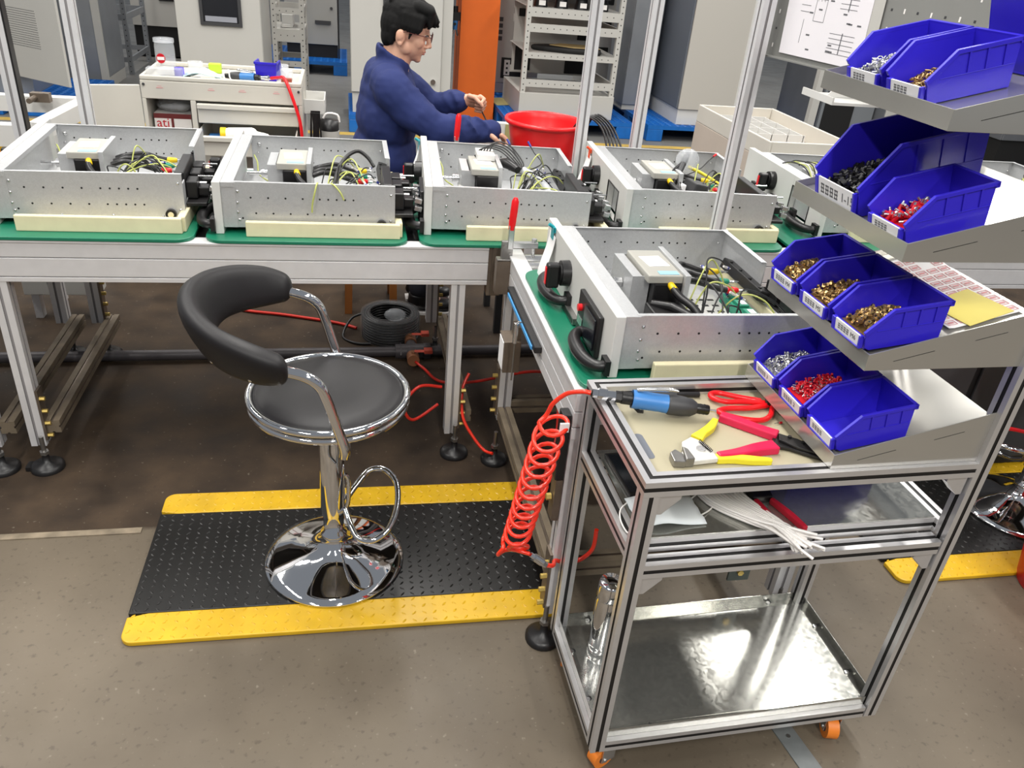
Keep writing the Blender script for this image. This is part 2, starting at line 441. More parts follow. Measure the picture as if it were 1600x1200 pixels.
for k in range(3):
    q = W(bench); y = 2.14+k*.062; q.cyl((.527,y,.742),(1.123,y,.742),.022,n=16); q.build('roller', M_zinc, bench)
q = W(bench); q.bx(.46,.4795,1.76,2.16,.685,.703); q.bx(.457,.47,1.79,2.14,.680,.692,1); q.build('sensor_rail', [M_black, M_bluebox], bench, bevel=.002)
q = W(bench); q.bx(.43,.479,1.99,2.07,.50,.60); q.bx(.428,.43,2.0,2.06,.505,.595,1); q.build('junction_box', [M_brownst, M_paper], bench, bevel=.003)
q = W(bench); q.bx(.462,.479,2.005,2.05,.59,.64); q.build('box_bracket', M_brownst, bench)
q = W(bench); q.bx(.458,.479,1.436,1.472,.52,.70); q.build('black_guard', M_black, bench, bevel=.003)
q = W(bench); q.bx(.462,.479,1.436,1.474,.40,.52); q.cyl((.46,1.455,.46),(.448,1.455,.46),.009,n=6,sm=False,mi=1); q.build('hinge_plate', [M_brownst, M_goldbolt], bench)
q = W(bench); q.bx(.97,1.03,1.425,1.432,.17,.235,0); q.cyl((1.0,1.425,.2),(1.0,1.418,.2),.009,n=6,mi=1,sm=False); q.build('corner_bracket', [mat('green grey bracket', (70,78,74), .5), M_goldbolt], bench)

# small screwdriver hooked on the bench rail
sd = thing('screwdriver', 'thin steel screwdriver hanging from the blue strip of the transfer bench', 'screwdriver', (.445,1.93,.62))
q = MB(); q.cyl((0,0,.01),(0,0,.07),.007,n=10); q.build('handle', M_zinc, sd)
q = MB(); q.cyl((0,0,-.11),(0,0,.012),.0025,n=8); q.build('shaft', M_steel, sd)
q = MB(); q.tube([(0,0,.068),(.006,0,.076),(.014,0,.072)],.002,6); q.build('hook', M_steel, sd)

def toggle_clamp(loc, rz, label):
    t = thing('toggle_clamp', label, 'clamp', loc, rz, 'red handled toggle clamps')
    q = MB(); q.bx(-.018,.018,-.006,.006,0,.055); q.bx(-.03,.03,-.015,.015,-.006,0); q.cyl((-.008,-.009,.04),(-.008,.009,.04),.005,n=10); q.cyl((.01,-.009,.015),(.01,.009,.015),.005,n=10); q.build('body', M_steel, t, bevel=.002)
    q = MB(); q.bx(.0,.018,-.008,.008,.03,.105); q.build('lever', M_zinc, t, bevel=.002)
    q = MB(); q.tube([(.009,0,.09),(.010,0,.12),(.012,0,.15),(.0135,0,.178),(.014,0,.188)], [.010,.0115,.0115,.011,.006], 12); q.build('grip', M_red, t)
    q = MB(); q.bx(.015,.095,-.009,.009,.034,.052); q.cyl((.083,0,.055),(.083,0,-.01),.005,n=10); q.cyl((.083,0,.05),(.083,0,.062),.009,n=6,sm=False); q.build('arm', M_zinc, t, bevel=.0015)
    return t
tc1 = toggle_clamp((.468,2.255,.756), 0, 'red handled toggle clamp on the corner of the transfer bench')
tc2 = dup(tc1, (.40,3.105,.82), 0, 'red handled toggle clamp standing behind the drawer units beside the worker')
q = MB(); q.bx(-.03,.03,-.015,.02,-.115,-.0065); q.build('mounting_post', M_brownst, tc1)
q = MB(); q.bx(-.03,.03,-.015,.02,-.054,-.0065); q.build('mounting_block', M_brownst, tc2)
# ------------------------------------------------------------------ green carrier boards and foam trays
def rrect(x0, x1, y0, y1, r, n=6):
    P = []
    for cx, cy, a0 in ((x1-r,y1-r,0),(x0+r,y1-r,90),(x0+r,y0+r,180),(x1-r,y0+r,270)):
        P += [(cx+r*math.cos(rad(a0+90*k/n)), cy+r*math.sin(rad(a0+90*k/n))) for k in range(n+1)]
    return P
def carrier(x0, x1, y0, y1, label, rz=0):
    cx, cy = (x0+x1)/2, (y0+y1)/2
    q = MB(); q.prism(rrect(x0-cx,x1-cx,y0-cy,y1-cy,.05), (0,0,0), (1,0,0), (0,1,0), .0103)
    o = q.build('carrier_board', M_green, bevel=.002, loc=(cx,cy,.7653), rot=(0,0,rz))
    return tag(o, label, 'board', 'green carrier boards under the drawer units')
def foam(x0, x1, y0, label, yl=.60):
    t = thing('foam_tray', label, 'foam tray', (x0,y0,.7756), 0, 'cream foam trays under the drawer units')
    q = MB(); L = x1-x0
    q.bx(0,L,0,.0175,0,.046); q.bx(L-.014,L+.008,.018,yl,0,.046); q.bx(.03,L-.0145,.018,yl-.05,0,.0175)
    q.build('foam_block', M_foam, t, bevel=.003)
    return t

# ------------------------------------------------------------------ switchgear drawer unit
def holes(q, pts, ax='y', s=-1):
    for x, y, z in pts:
        if ax == 'y': q.cyl((x,y,z),(x,y+.0006*s,z),.0028,n=8,mi=1)
def wire(t, pts, r, m, name='wire', k=6):
    q = MB(); q.tube(pts, r, 6, k=k); return q.build(name, m, t)
def lug(t, p, d, m, ring=.006):
    """coloured boot with a crimped ring terminal, from p along d"""
    p = V(p); d = V(d).normalized()
    q = MB(); q.tube([p, p+d*.004, p+d*.026, p+d*.032],[.0065,.0095,.0085,.006],10); o = q.build('lug_boot', m, t)
    q = MB(); q.cyl(p+d*.032,p+d*.046,.0045,n=8); q.bx(0,0,0,0,0,0) if 0 else None
    c = p+d*.054; q.cyl(c-V((0,0,.0015)),c+V((0,0,.0015)),ring,n=10); q.build('ring_terminal', M_zinc, o)
def unit(loc, rz, label, seed=0, messy=False, meter=True, open_panel=False, lugs=True, bundle=False, plug=True):
    R = random.Random(seed)
    t = thing('drawer_unit', label, 'switchgear drawer', loc, rz, 'switchgear drawer units on the line')
    # --- front panel and what is on it
    if meter:
        q = MB(); q.bx(0,.022,0,.665,0,.15); fp = q.build('front_panel', M_white, t, bevel=.002)
    else:                                                     # cut-out still empty
        q = MB(); q.bx(0,.022,0,.09,0,.15); q.bx(0,.022,.24,.665,0,.15); q.bx(0,.022,.09,.24,0,.012); q.bx(0,.022,.09,.24,.115,.15); fp = q.build('front_panel', M_white, t, bevel=.0015)
        q = MB(); q.tube([(-.001,.09,.012),(-.001,.24,.012),(-.001,.24,.115),(-.001,.09,.115)],.0022,6,closed=True); q.build('opening_gasket', M_black, fp)
    for y0 in (-.015, .34):
        q = MB()
        q.tube([(-.001,y0+.022,.028),(-.024,y0+.024,.026),(-.040,y0+.055,.024),(-.046,y0+.11,.024),(-.040,y0+.165,.024),(-.024,y0+.194,.026),(-.001,y0+.196,.028)], [.014,.013,.0145,.016,.0145,.013,.014], 12, k=5)
        q.bx(-.012,0,y0+.004,y0+.04,.010,.046); q.bx(-.012,0,y0+.178,y0+.214,.010,.046)
        q.build('handle', M_black, fp)
    q = MB(); q.cyl((0,.40,.088),(-.022,.40,.088),.034,.033,n=28); q.cyl((-.022,.40,.088),(-.026,.40,.088),.024,n=24); rs = q.build('rotary_switch', M_black, fp)
    q = MB(); q.rbx((-.042,.40,.082),(.034,.026,.066),(0,0,0)); q.build('switch_grip', M_black, fp, bevel=.006)
    q = MB(); q.rbx((-.060,.40,.082),(.0025,.014,.046)); q.build('grip_inlay', M_red, fp, bevel=.001)
    if meter:
        q = MB(); q.bx(-.012,0,.075,.245,.008,.112); me_ = q.build('meter', M_black, fp, bevel=.003)
        q = MB(); q.bx(-.016,-.0122,.09,.18,.02,.098); q.build('meter_window', M_screen, fp, bevel=.002)
        q = MB(); q.cyl((-.012,.215,.075),(-.021,.215,.075),.009,n=14); q.build('red_button', M_red, fp)
        q = MB(); q.bx(-.0135,-.0122,.195,.235,.03,.05); q.build('dial_plate', M_zinc, fp)
    q = MB(); q.bx(-.014,0,.265,.385,.003,.020,0); q.bx(-.0148,-.014,.27,.375,.006,.017,1); q.build('nameplate_holder', [M_steel, M_black], fp, bevel=.001)
    q = MB(); q.bx(.0225,.056,.006,.604,.135,.1475); q.bx(.0225,.0245,.006,.60,.02,.135); q.build('inner_flange', M_galv, t)
    # --- body
    q = MB(); q.bx(.05,.500,.010,.013,.018,.147); q.bx(.05,.500,.0101,.022,.1471,.1485); q.bx(.0225,.0605,.0082,.0099,.018,.147)
    for zz, x0 in ((.105,.10),(.060,.112)):
        for k in range(9):
            x = x0 + (.047*k if k < 4 else .047*4+.0235*(k-4)); holes(q, [(x,.010,zz)])
    holes(q, [(.075,.010,.045)]); sw = q.build('side_wall', [M_galv, M_blackm], t)
    for x, z in ((.066,.122),(.064,.09),(.063,.062),(.066,.04),(.14,.026),(.18,.028),(.31,.028),(.44,.026),(.488,.122),(.488,.045)):
        q = MB(); q.ell((x,.0095,z),(.0042,.003,.0042),8,5); q.build('rivet', M_zinc, sw)
    q = MB(); q.bx(.05,.500,.597,.600,.018,.147); q.bx(.05,.500,.588,.5969,.1471,.1485);
    for k in range(9):
        x = .10 + (.047*k if k < 4 else .047*4+.0235*(k-4)); holes(q, [(x,.597,.105),(x+.01,.597,.06)])
    bw = q.build('side_wall', [M_galv, M_blackm], t)
    for c_, r_ in (((.075,.594,.118),.007),((.07,.594,.09),.004),((.48,.594,.11),.004)):
        q = MB(); q.ell(c_,(r_,.004,r_),10,6); q.build('rivet', M_zinc, bw)
    q = MB(); q.bx(.497,.500,.3401,.5968,.018,.147); q.bx(.484,.4969,.3401,.588,.1471,.1485); q.bx(.497,.500,.0132,.34,.018,.052); q.bx(.497,.500,.0132,.06,.052,.12); q.build('end_wall', M_galv, t)
    q = MB(); q.bx(.0247,.4968,.0132,.5968,.018,.0205); q.build('base_plate', M_galv, t)
    q = MB(); q.cyl((.462,.0095,.035),(.462,-.003,.035),.0145,n=20); q.cyl((.462,-.003,.035),(.462,-.0045,.035),.008,n=14,mi=1); q.build('guide_roller', [M_black, M_foam], t)
    # --- breaker group
    by = .25
    q = MB(); q.bx(.125,.128,by+.03,by+.19,.0205,.13); q.bx(.128,.17,by+.03,by+.033,.0205,.13); q.bx(.128,.172,by+.1872,by+.19,.0205,.13); q.bx(.128,.15,by+.0332,by+.187,.1275,.13)
    q.build('mounting_bracket', M_galv, t)
    q = MB(); q.cyl((.057,by+.10,.085),(.125,by+.10,.085),.006,n=10); q.cyl((.10,by+.10,.085),(.122,by+.10,.085),.014,n=12); q.build('switch_shaft', M_zinc, t)
    q = MB(); q.bx(.1725,.243,by,by+.185,.03,.122,1); q.bx(.155,.243,by+.002,by+.183,.1222,.143); br = q.build('breaker', [mat('breaker cover', (168,166,158), .5), M_black], t, bevel=.003)
    q = MB(); q.rbx((.20,by+.10,.1437),(.055,.07,.001),(0,0,.1)); q.build('breaker_label', M_paper, br)
    q = MB(); q.bx(.185,.235,by+.01,by+.032,.1432,.1442); q.build('breaker_strip', mat('pale blue strip', (150,196,214), .5), br)
    q = MB(); q.bx(.2435,.2575,by-.01 if not messy else by+.02,by+.2,.0205,.148); q.build('barrier_plate', M_galv, t, bevel=.001)
    q = MB(); q.bx(.150,.2425,.09,by-.012,.0205,.08); q.tube([(.165,.225,.08),(.2,.19,.088),(.235,.15,.080)],.012,8); q.build('arc_chute', M_black, t, bevel=.006)
    # --- outgoing connectors, ground prongs and clips that stick out past the end wall
    q = MB(); q.rbx((.480,.40,.075),(.030,.24,.03),(0,.3,0)); pass
    for yy in (.30,.36,.42,.48): q.cyl((.475,yy,.092),(.475,yy,.096),.005,n=10)
    q.build('busbar_support', M_black, t, bevel=.003)
    q = MB()
    for yy in (.11,.205,.29): q = MB(); q.bx(.5002,.53,yy-.035,yy+.03,.06,.11); q.bx(.53,.56,yy-.02,yy+.02,.065,.09); q.build('plug_socket', M_black, t, bevel=.003)
    if plug: q = MB(); q.bx(.47,.4968,.08,.30,.0525,.135); q.build('plug_housing', M_black, t, bevel=.003)
    for yy in (.12,.262): q = MB(); q.cyl((.5302,yy,.115),(.572,yy,.115),.0028,n=8); q.build('guide_pin', M_zinc, t)
    for j, yy in enumerate((.09,.14,.19,.24)):
        for zz in (.062,.086): q = MB(); q.rbx((.573+.004*(j%2),yy,zz),(.022,.018,.016),(0,.2,0)); q.build('contact_clip', M_zinc, t, bevel=.002)
    q = MB(); q.bx(.5003,.556,.04,.30,.0475,.058); q.build('lower_plug', M_black, t, bevel=.002)
    for yy in (.14,.33):
        q = MB(); q.bx(.5305,.55,yy-.008,yy+.008,.0901,.0915); q.build('plug_label', M_paper, t)
    # --- wiring board and terminals
    q = MB(); q.bx(.275,.40,.12,.40,.0206,.030); wb = q.build('wiring_board', M_white, t, bevel=.001)
    q = MB()
    for a in range(4):
        for b in range(7): q.bx(.285+a*.028,.303+a*.028,.135+b*.037,.145+b*.037,.030,.0306)
    q.build('board_slots', M_blackm, wb)
    for yy in (.20,.255,.31):
        q = MB(); q.bx(.402,.446,yy,yy+.05,.0206,.052); q.bx(.410,.438,yy+.006,yy+.044,.0522,.060); tb = q.build('terminal_block', M_greenl, t, bevel=.002)
        q = MB(); q.bx(.418,.434,yy+.012,yy+.036,.0602,.0608); q.build('terminal_label', M_paper, tb)
    q = MB(); q.bx(.455,.47,.02,.075,.03,.09)
    for k in range(6): q.bx(.447,.4548,.022+.009*k,.026+.009*k,.04,.088)
    q.build('relay_strip', M_black, t)
    # --- power cables
    if lugs:
        for y0, y1, m in ((.40,.455,M_lugY),(.36,.385,M_greenl),(.32,.325,M_red)):
            wire(t, [(.258,y0,.09),(.29,y0+.01,.098),(.33,y1+.02,.088),(.375,y1+.006,.078),(.400,y1,.075)], .0085, M_black, 'power_cable')
            lug(t, (.398,y1,.075), (1,0,-.02), m)
        wire(t, [(.215,.235,.115),(.225,.205,.105),(.245,.165,.095),(.262,.12,.07),(.30,.08,.04)], .0095, M_black, 'power_cable')
        lug(t, (.218,.228,.112), (-.15,.8,.25), M_lugY)
    # --- thin wires
    nw = 18 if messy else (9 if not plug else 13)
    cols = [M_black, M_yg, M_black, M_dark, M_yg]
    for k in range(nw):
        a = V((R.uniform(.265,.33), R.uniform(.08,.30), .036)); b = V((R.uniform(.33,.46), R.uniform(.12,.44), R.uniform(.06,.115)))
        h = R.uniform(.085,.135 if not messy else .155); mid = (a+b)/2 + V((R.uniform(-.04,.04), R.uniform(-.05,.05), h-.04))
        m = cols[k % 5]
        wire(t, [a, a.lerp(mid,.5)+V((0,0,.02)), mid, b.lerp(mid,.4)+V((0,0,.012)), b], .0021, m)
        if k % 2 == 0:
            d = (b-mid).normalized(); q = MB(); q.cyl(b-d*.022, b+d*.006, .0034, n=8); q.cyl(b+d*.006, b+d*.016, .0040, n=8, mi=1); c_ = b+d*.022; q.tube([c_+V((.0048*math.cos(a_),.0048*math.sin(a_),0)) for a_ in (0,1.05,2.1,3.14,4.19,5.24)], .0012, 5, 2, closed=True); q.build('wire_ferrule', [M_wirew, mat_ferr, M_zinc], t)
    for k in range(4):
        x = .07+.012*k; q = MB(); q.tube([(x,.04,.03),(x+.01,.07,.05+.01*k),(x+.03,.12,.045),(x+.02,.18,.032)],.002,6,k=6); q.build('wire', M_black if k%2 else M_wirew, t)
    wire(t, [(.064,.52,.10),(.075,.50,.08),(.08,.47,.05),(.11,.44,.035)], .0025, M_yg)
    q = MB(); q.ell((.075,.10,.05),(.012,.016,.014)); q.cyl((.03,.10,.05),(.075,.10,.05),.006,n=8); q.build('pilot_lamp_back', M_black, t)
    return t
mat_ferr = mat('ferrule blue', (50,60,150), .4)

u1 = unit((-1.006,2.405,.7757), rad(2.5), 'grey drawer unit at the left end of the row on the conveyor', 1)
u2 = unit((-.390,2.368,.7757), 0, 'grey drawer unit behind the bar stool with yellow green wires hanging over its front', 2)
u3 = unit((.226,2.392,.7757), rad(-3.4), 'grey drawer unit in front of the worker holding a ribbed grey conduit', 3, messy=True, lugs=False)
u4 = unit((.885,2.43,.7757), rad(-3.6), 'grey drawer unit behind the upright post with an empty meter opening', 4, meter=False)
u6 = unit((1.612,2.44,.7757), rad(-2), 'grey drawer unit at the right end of the row partly behind the blue bins', 6, messy=True, meter=False)
u5 = unit((.558,1.470,.7757), 0, 'large drawer unit on the bench beside the tool cart with rotary switch and black meter', 5, plug=False)
for o in (u1,u2,u3,u4,u6): o.scale = (1.05,1,1.04)
u5.scale = (1.04,1,1)
# individual contents
wire(u2, [(.30,.13,.06),(.285,.06,.13),(.282,.012,.150),(.276,-.004,.13),(.268,-.004,.095),(.266,-.003,.07)], .0024, M_yg, 'hanging_wire')
wire(u2, [(.30,.13,.06),(.31,.06,.13),(.325,.010,.150),(.345,-.004,.132),(.355,-.005,.11)], .0024, M_yg, 'hanging_wire')
wire(u2, [(.33,.18,.03),(.325,.20,.07),(.335,.26,.12),(.365,.33,.152),(.40,.38,.158),(.43,.38,.14),(.45,.36,.115)], .0062, M_black, 'cable_loop', 8)
wire(u2, [(.345,.10,.03),(.36,.12,.075),(.40,.14,.085),(.43,.15,.06),(.44,.16,.03)], .0062, M_black, 'cable_loop', 8)
q = MB(); pts = catmull([V(p) for p in [(.30,.36,.13),(.34,.30,.128),(.38,.22,.115),(.405,.14,.095),(.42,.07,.08)]], 12)
q.tube(pts, [.013 if k%2 else .0155 for k in range(len(pts))], 14); q.build('ribbed_conduit', mat('ribbed grey conduit', (176,178,182), .35), u3)
q = MB(); q.rbx((.235,.12,.085),(.10,.13,.004),(0,.25,.35)); q.build('white_cover', M_paper, u3)
q = MB(); q.rbx((.15,.14,.08),(.004,.16,.045),(0,.3,.55)); q.build('white_panel', M_white, u3)
q = MB(); q.bx(.18,.24,.36,.46,.145,.165); q.build('white_box', M_white, u3, bevel=.002)
for k in range(5):
    wire(u3, [(.17+.01*k,.40,.10),(.19+.012*k,.42,.165+.006*k),(.25+.01*k,.40,.175+.004*k),(.30+.008*k,.34,.15),(.32,.30,.14)], .0024, M_black, 'looped_wire', 8)
for k, (x, y) in enumerate(((.33,.45),(.40,.43))):
    wire(u3, [(.33,.30,.13),(x,y-.05,.14),(x-.02,y,.165),(x-.03,y+.02,.18)], .002, M_black, 'wire')
    q = MB(); q.cyl((x-.03,y+.02,.18),(x-.04,y+.03,.195),.0035,n=8); q.build('wire_ferrule', mat_ferr, u3)
q = MB(); q.tube([(.31,.30,.135),(.28,.36,.14),(.25,.42,.125)],[.012,.018,.010],8,k=4); q.build('wire_bundle', M_black, u3)
# unit 4: bundled harness with a plastic bag pulled over it
for k in range(9):
    a = k*.7; wire(u4, [(.24+.01*math.cos(a),.20+.01*math.sin(a),.06),(.235+.018*math.cos(a),.24+.018*math.sin(a),.11),(.25+.014*math.cos(a),.30,.145),(.285,.34+.01*math.sin(a),.168)], .0028, M_black, 'harness_wire', 6)
q = MB(); q.tube([(.25,.28,.13),(.285,.34,.17),(.30,.365,.188)],[.009,.012,.008],10,k=4); q.build('harness_tail', M_dark, u4)
q = MB(); q.ell((.298,.35,.172),(.042,.034,.038),18,12); q.build('plastic_bag', M_film, u4)
q = MB(); q.rbx((.30,.23,.075),(.06,.08,.10),(0,.2,.2)); q.rbx((.25,.25,.075),(.02,.06,.08),(0,.1,.2),1); q.build('control_module', [M_dark, M_paper], u4, bevel=.004)
wire(u4, [(.33,.42,.13),(.37,.40,.118),(.41,.385,.10),(.44,.375,.085)], .006, mat('yellow harness tape', (222,206,50), .5), 'taped_wire', 6)
wire(u4, [(.33,.42,.10),(.39,.46,.115),(.43,.50,.135),(.455,.52,.15)], .002, M_black)
q = MB(); q.cyl((.455,.52,.15),(.468,.53,.156),.004,n=8); q.build('wire_ferrule', M_red, u4)
for k in range(12):
    wire(u6, [(.12+.006*k,.30+.01*(k%4),.08),(.10+.008*k,.36+.008*(k%3),.145+.004*(k%4)),(.06+.012*k,.40+.01*(k%4),.16-.004*(k%3)),(.03+.016*k,.42+.01*(k%5),.150)], .0023, (M_black, M_yg, M_wirew)[k%3], 'wire', 5)

for (x0,x1,y0,y1,lab) in ((-1.05,-.449,2.312,3.07,'green carrier board at the left end of the conveyor'),(-.418,.173,2.312,3.07,'green carrier board directly behind the bar stool'),
                      (.21,.83,2.312,3.075,'green carrier board in front of the worker'),(.858,1.44,2.312,3.075,'green carrier board behind the upright post'),
                      (1.47,2.2,2.312,3.075,'green carrier board at the right end of the conveyor'),(.49,1.12,1.42,2.115,'green carrier board on the transfer bench beside the cart')):
    carrier(x0,x1,y0,y1,lab)
foam(-.925,-.482,2.36,'cream foam tray under the leftmost drawer unit'); foam(-.302,.150,2.345,'cream foam tray under the drawer unit behind the bar stool')
foam(.355,.815,2.345,'cream foam tray under the drawer unit in front of the worker'); foam(1.0,1.43,2.375,'cream foam tray under the drawer unit behind the post')
foam(1.72,2.16,2.40,'cream foam tray under the rightmost drawer unit'); foam(.655,1.085,1.445,'cream foam tray under the drawer unit next to the cart')

# check slips clipped to front panels
def slip(loc, rz, clipm, label, tilt=.2):
    t = thing('check_slip', label, 'paper slip', loc, rz, 'check slips clipped to the drawer panels')
    q = MB(); P = []
    for i in range(9):
        u = i/8; z = .0-.13*u; x = -.004-tilt*.10*math.sin(u*1.9)*u - .004*u
        P.append((x,z))
    vs = []; 
    for y in (-.008,.060):
        for x, z in P: vs += [(x,y,z),(x-.0006,y,z)]
    n = 18; fs = []
    for i in range(8):
        a = 2*i; fs += [(a,a+2,n+a+2,n+a),(a+1,n+a+1,n+a+3,a+3),(a,a+1,a+3,a+2),(n+a,n+a+2,n+a+3,n+a+1)]
    fs += [(0,n,n+1,1),(16,17,n+17,n+16)]
    q.add(vs, fs); q.build('paper', M_paper, t)
    q = MB(); q.bx(-.007,-.0052,.012,.040,-.014,.022); q.bx(-.0035,.0,.012,.040,.006,.0215); q.tube([(-.006,.026,.02),(-.018,.026,.028)],.005,8); q.build('clip', clipm, t, bevel=.001)
    return t
slip((.5575,2.03,.905), 0, M_teal, 'white paper slip with a teal clip on the panel of the bench drawer unit', .22)
slip((.2585,2.98,.905), rad(-3.4), M_teal, 'white paper slip with a teal clip on the panel beside the worker', .3)
slip((.916,2.96,.905), rad(-3.6), mat('orange clip', (236,84,40), .4), 'white paper slip with an orange clip beside the red bucket', .3)
# ------------------------------------------------------------------ anti-fatigue mats
def fatigue_mat(loc, L, Wd, label, rz=0):
    t = thing('anti_fatigue_mat', label, 'mat', loc, rz, 'black and yellow floor mats')
    H = .014; bw = .098
    def slab(poly, y0, y1):
        q = MB(); n = len(poly); e = .012
        q.prism(poly, (0,0,0), (1,0,0), (0,1,0), H)
        # raised lozenges
        nx = int(L/.027); ny = int((y1-y0)/.0205)
        for i in range(nx):
            for j in range(ny):
                x = .014 + i*(L-.028)/(nx-1); y = y0 + .010 + j*(y1-y0-.02)/max(ny-1,1)
                if min(x, L-x) < .035 and min(y, Wd-y) < .02: continue
                a = PI/4 if (i+j) % 2 else -PI/4
                ca, sa = math.cos(a), math.sin(a); l, w_ = .0112, .0034
                P = [(x+ca*l,y+sa*l,H),(x-sa*w_,y+ca*w_,H),(x-ca*l,y-sa*l,H),(x+sa*w_,y-ca*w_,H)]
                tp = [(x+ca*l*.55,y+sa*l*.55,H+.0034),(x-ca*l*.55,y-sa*l*.55,H+.0034)]
                q.add(P+tp, [(0,1,4),(1,2,5,4),(2,3,5),(3,0,4,5)])
        return q
    r = .03
    def arc(cx, cy, a0): return [(cx+r*math.cos(rad(a0+15*k)), cy+r*math.sin(rad(a0+15*k))) for k in range(7)]
    slab([(0,bw),(L,bw),(L,Wd-bw),(0,Wd-bw)], bw, Wd-bw).build('mat_body', M_matB, t, bevel=.003)
    slab(arc(r,r,180)+arc(L-r,r,270)+[(L,bw-.0005),(.05,bw-.0005),(0,bw-.012)], 0, bw).build('yellow_border', M_matY, t, bevel=.003)
    slab([(0,Wd-bw+.012),(.05,Wd-bw+.0005),(L,Wd-bw+.0005)]+arc(L-r,Wd-r,0)+arc(r,Wd-r,90), Wd-bw, Wd).build('yellow_border', M_matY, t, bevel=.003)
    return t
fatigue_mat((-.582,1.515,.0005), 1.16, .60, 'black diamond plate mat with yellow borders under the bar stool', rad(-.6))
fatigue_mat((1.62,1.525,.0005), 1.2, .60, 'black and yellow mat at the right edge behind the tool cart')

# ------------------------------------------------------------------ bar stool
def bar_stool(loc, rz, label, turn=0):
    t = thing('bar_stool', label, 'bar stool', loc, rz, 'chrome bar stools')
    q = MB(); q.lathe([(.192,0),(.195,.003),(.193,.007),(.17,.016),(.13,.026),(.085,.04),(.055,.056),(.040,.075),(.034,.088),(.034,.094),(.030,.098)], n=64); q.build('base', M_chrome, t)
    q = MB(); q.lathe([(.0365,.098),(.0365,.104),(.028,.108),(.028,.17)], n=32); q.build('lower_tube', M_chrome, t)
    q = MB(); q.lathe([(.0335,.170),(.0335,.50),(.030,.505)], n=32); q.build('gas_column', M_chrome, t)
        # foot ring: a rounded loop held by a clip on the column
    q = MB(); fr = MB()
    P = [(.034,-.012,.20),(.06,-.055,.165),(.095,-.105,.148),(.15,-.125,.158),(.205,-.095,.19),(.228,-.02,.235),(.215,.06,.275),(.165,.105,.295),(.11,.10,.290),(.07,.06,.26),(.034,.012,.225)]
    P = [(.034+(x-.034)*.74, y*.78, .205+(z-.205)*.78-.012) for x,y,z in P]
    fr.tube(P, .0085, 12, k=8); fr.tube([(.036,-.008,.19),(.043,-.006,.22),(.043,0,.28),(.036,0,.30)], .006, 8, k=4); fr.build('foot_ring', M_chrome, t, rot=(0,0,rad(-10)))
    # gas lever
    q = MB(); q.tube([(.0,-.03,.44),(-.004,-.10,.435),(.01,-.125,.425)],.004,8,k=4); q.build('lever', M_chrome, t)
    # seat
    q = MB(); q.lathe([(.03,.505),(.10,.507),(.12,.512),(.10,.518),(.02,.518)], n=32); q.build('seat_plate', M_steel, t)
    q = MB(); ring = lambda R,z: [(R*math.cos(2*PI*k/64),R*math.sin(2*PI*k/64),z) for k in range(64)]
    q.tube(ring(.196,.557), .0095, 10, closed=True); q.build('seat_trim', M_chrome, t); q = MB(); q.tube(ring(.194,.536), .0090, 10, closed=True); q.build('seat_trim', M_chrome, t)
    q = MB(); q.lathe([(.001,.519),(.184,.519),(.188,.53),(.1895,.545),(.187,.558),(.175,.568),(.14,.574),(.08,.5705),(.001,.567)], n=64); q.build('seat', M_leather, t)
    # arm tube: one bent chrome tube from under the seat, up, round the back and down again
    arm = [(.03,-.205,.50),(.030,-.213,.53),(.012,-.216,.60),(-.006,-.217,.665),(-.022,-.217,.702),(-.055,-.216,.727),(-.11,-.214,.744)]
    back = [(-.14,-.208,.750),(-.19,-.188,.758),(-.245,-.14,.768),(-.278,-.065,.775),(-.286,0,.777)]
    half = arm + back
    path = half + [(x,-y,z) for x,y,z in reversed(half[:-1])]
    q = MB(); q.tube(path, .0128, 14, k=6)
    for sy in (-1,1): q.tube([(.03,sy*.205,.50),(.036,sy*.17,.499),(.03,sy*.11,.502)], .0105, 12, k=5)
    q.build('arm_tube', M_chrome, t)
    # padded backrest wrapped round the tube
    q = MB(); ctr = catmull([V(p) for p in [(-.085,-.220,.745),(-.12,-.223,.752),(-.165,-.208,.760),(-.225,-.166,.770),(-.272,-.092,.780),(-.289,0,.785),(-.272,.092,.780),(-.225,.166,.770),(-.165,.208,.760),(-.12,.223,.752),(-.085,.220,.745)]], 8)
    N = len(ctr); vs = []; nn = 20
    for i, c in enumerate(ctr):
        d = (ctr[min(i+1,N-1)] - ctr[max(i-1,0)]).normalized(); o = d.cross(V((0,0,1))).normalized()   # outward
        u = abs(i/(N-1)-.5)*2
        e_ = 1 if u < .86 else math.sqrt(max(.04,1-((u-.86)/.14)**2)); hz = (.036*(1-u**2.5) + .028)*e_; hx = .027*e_
        tilt = -.42*(1-u*.35)
        for k in range(nn):
            a = 2*PI*k/nn; ex = abs(math.cos(a))**.75*math.copysign(1,math.cos(a)); ez = abs(math.sin(a))**.75*math.copysign(1,math.sin(a))
            lx = hx*ex; lz = hz*ez
            vs.append(c + o*(lx*math.cos(tilt) + lz*math.sin(tilt)*1) + V((0,0,lz*math.cos(tilt)-lx*math.sin(tilt))))
    fs = [(i*nn+k, i*nn+(k+1)%nn, (i+1)*nn+(k+1)%nn, (i+1)*nn+k) for i in range(N-1) for k in range(nn)] + [tuple(range(nn-1,-1,-1)), tuple(range((N-1)*nn,N*nn))]
    q.add(vs, fs, 0, True); q.build('backrest', M_leather, t)
    for sy in (-1,1):
        for j in (.35,.62):
            c = ctr[int(N*(.5+sy*j*.5))]; q = MB(); q.ell(c+V((c.x,c.y*1.1,0)).normalized()*.010+V((0,0,-.034)), .006, 10, 6); q.build('backrest_screw', M_chrome, t)
    return t
bar_stool((-.06,1.775,.0165), rad(2), 'black padded bar stool on chrome trumpet base standing on the mat')
bar_stool((2.28,1.83,.0165), rad(160), 'chrome based bar stool at the right edge, mostly hidden by the cart')

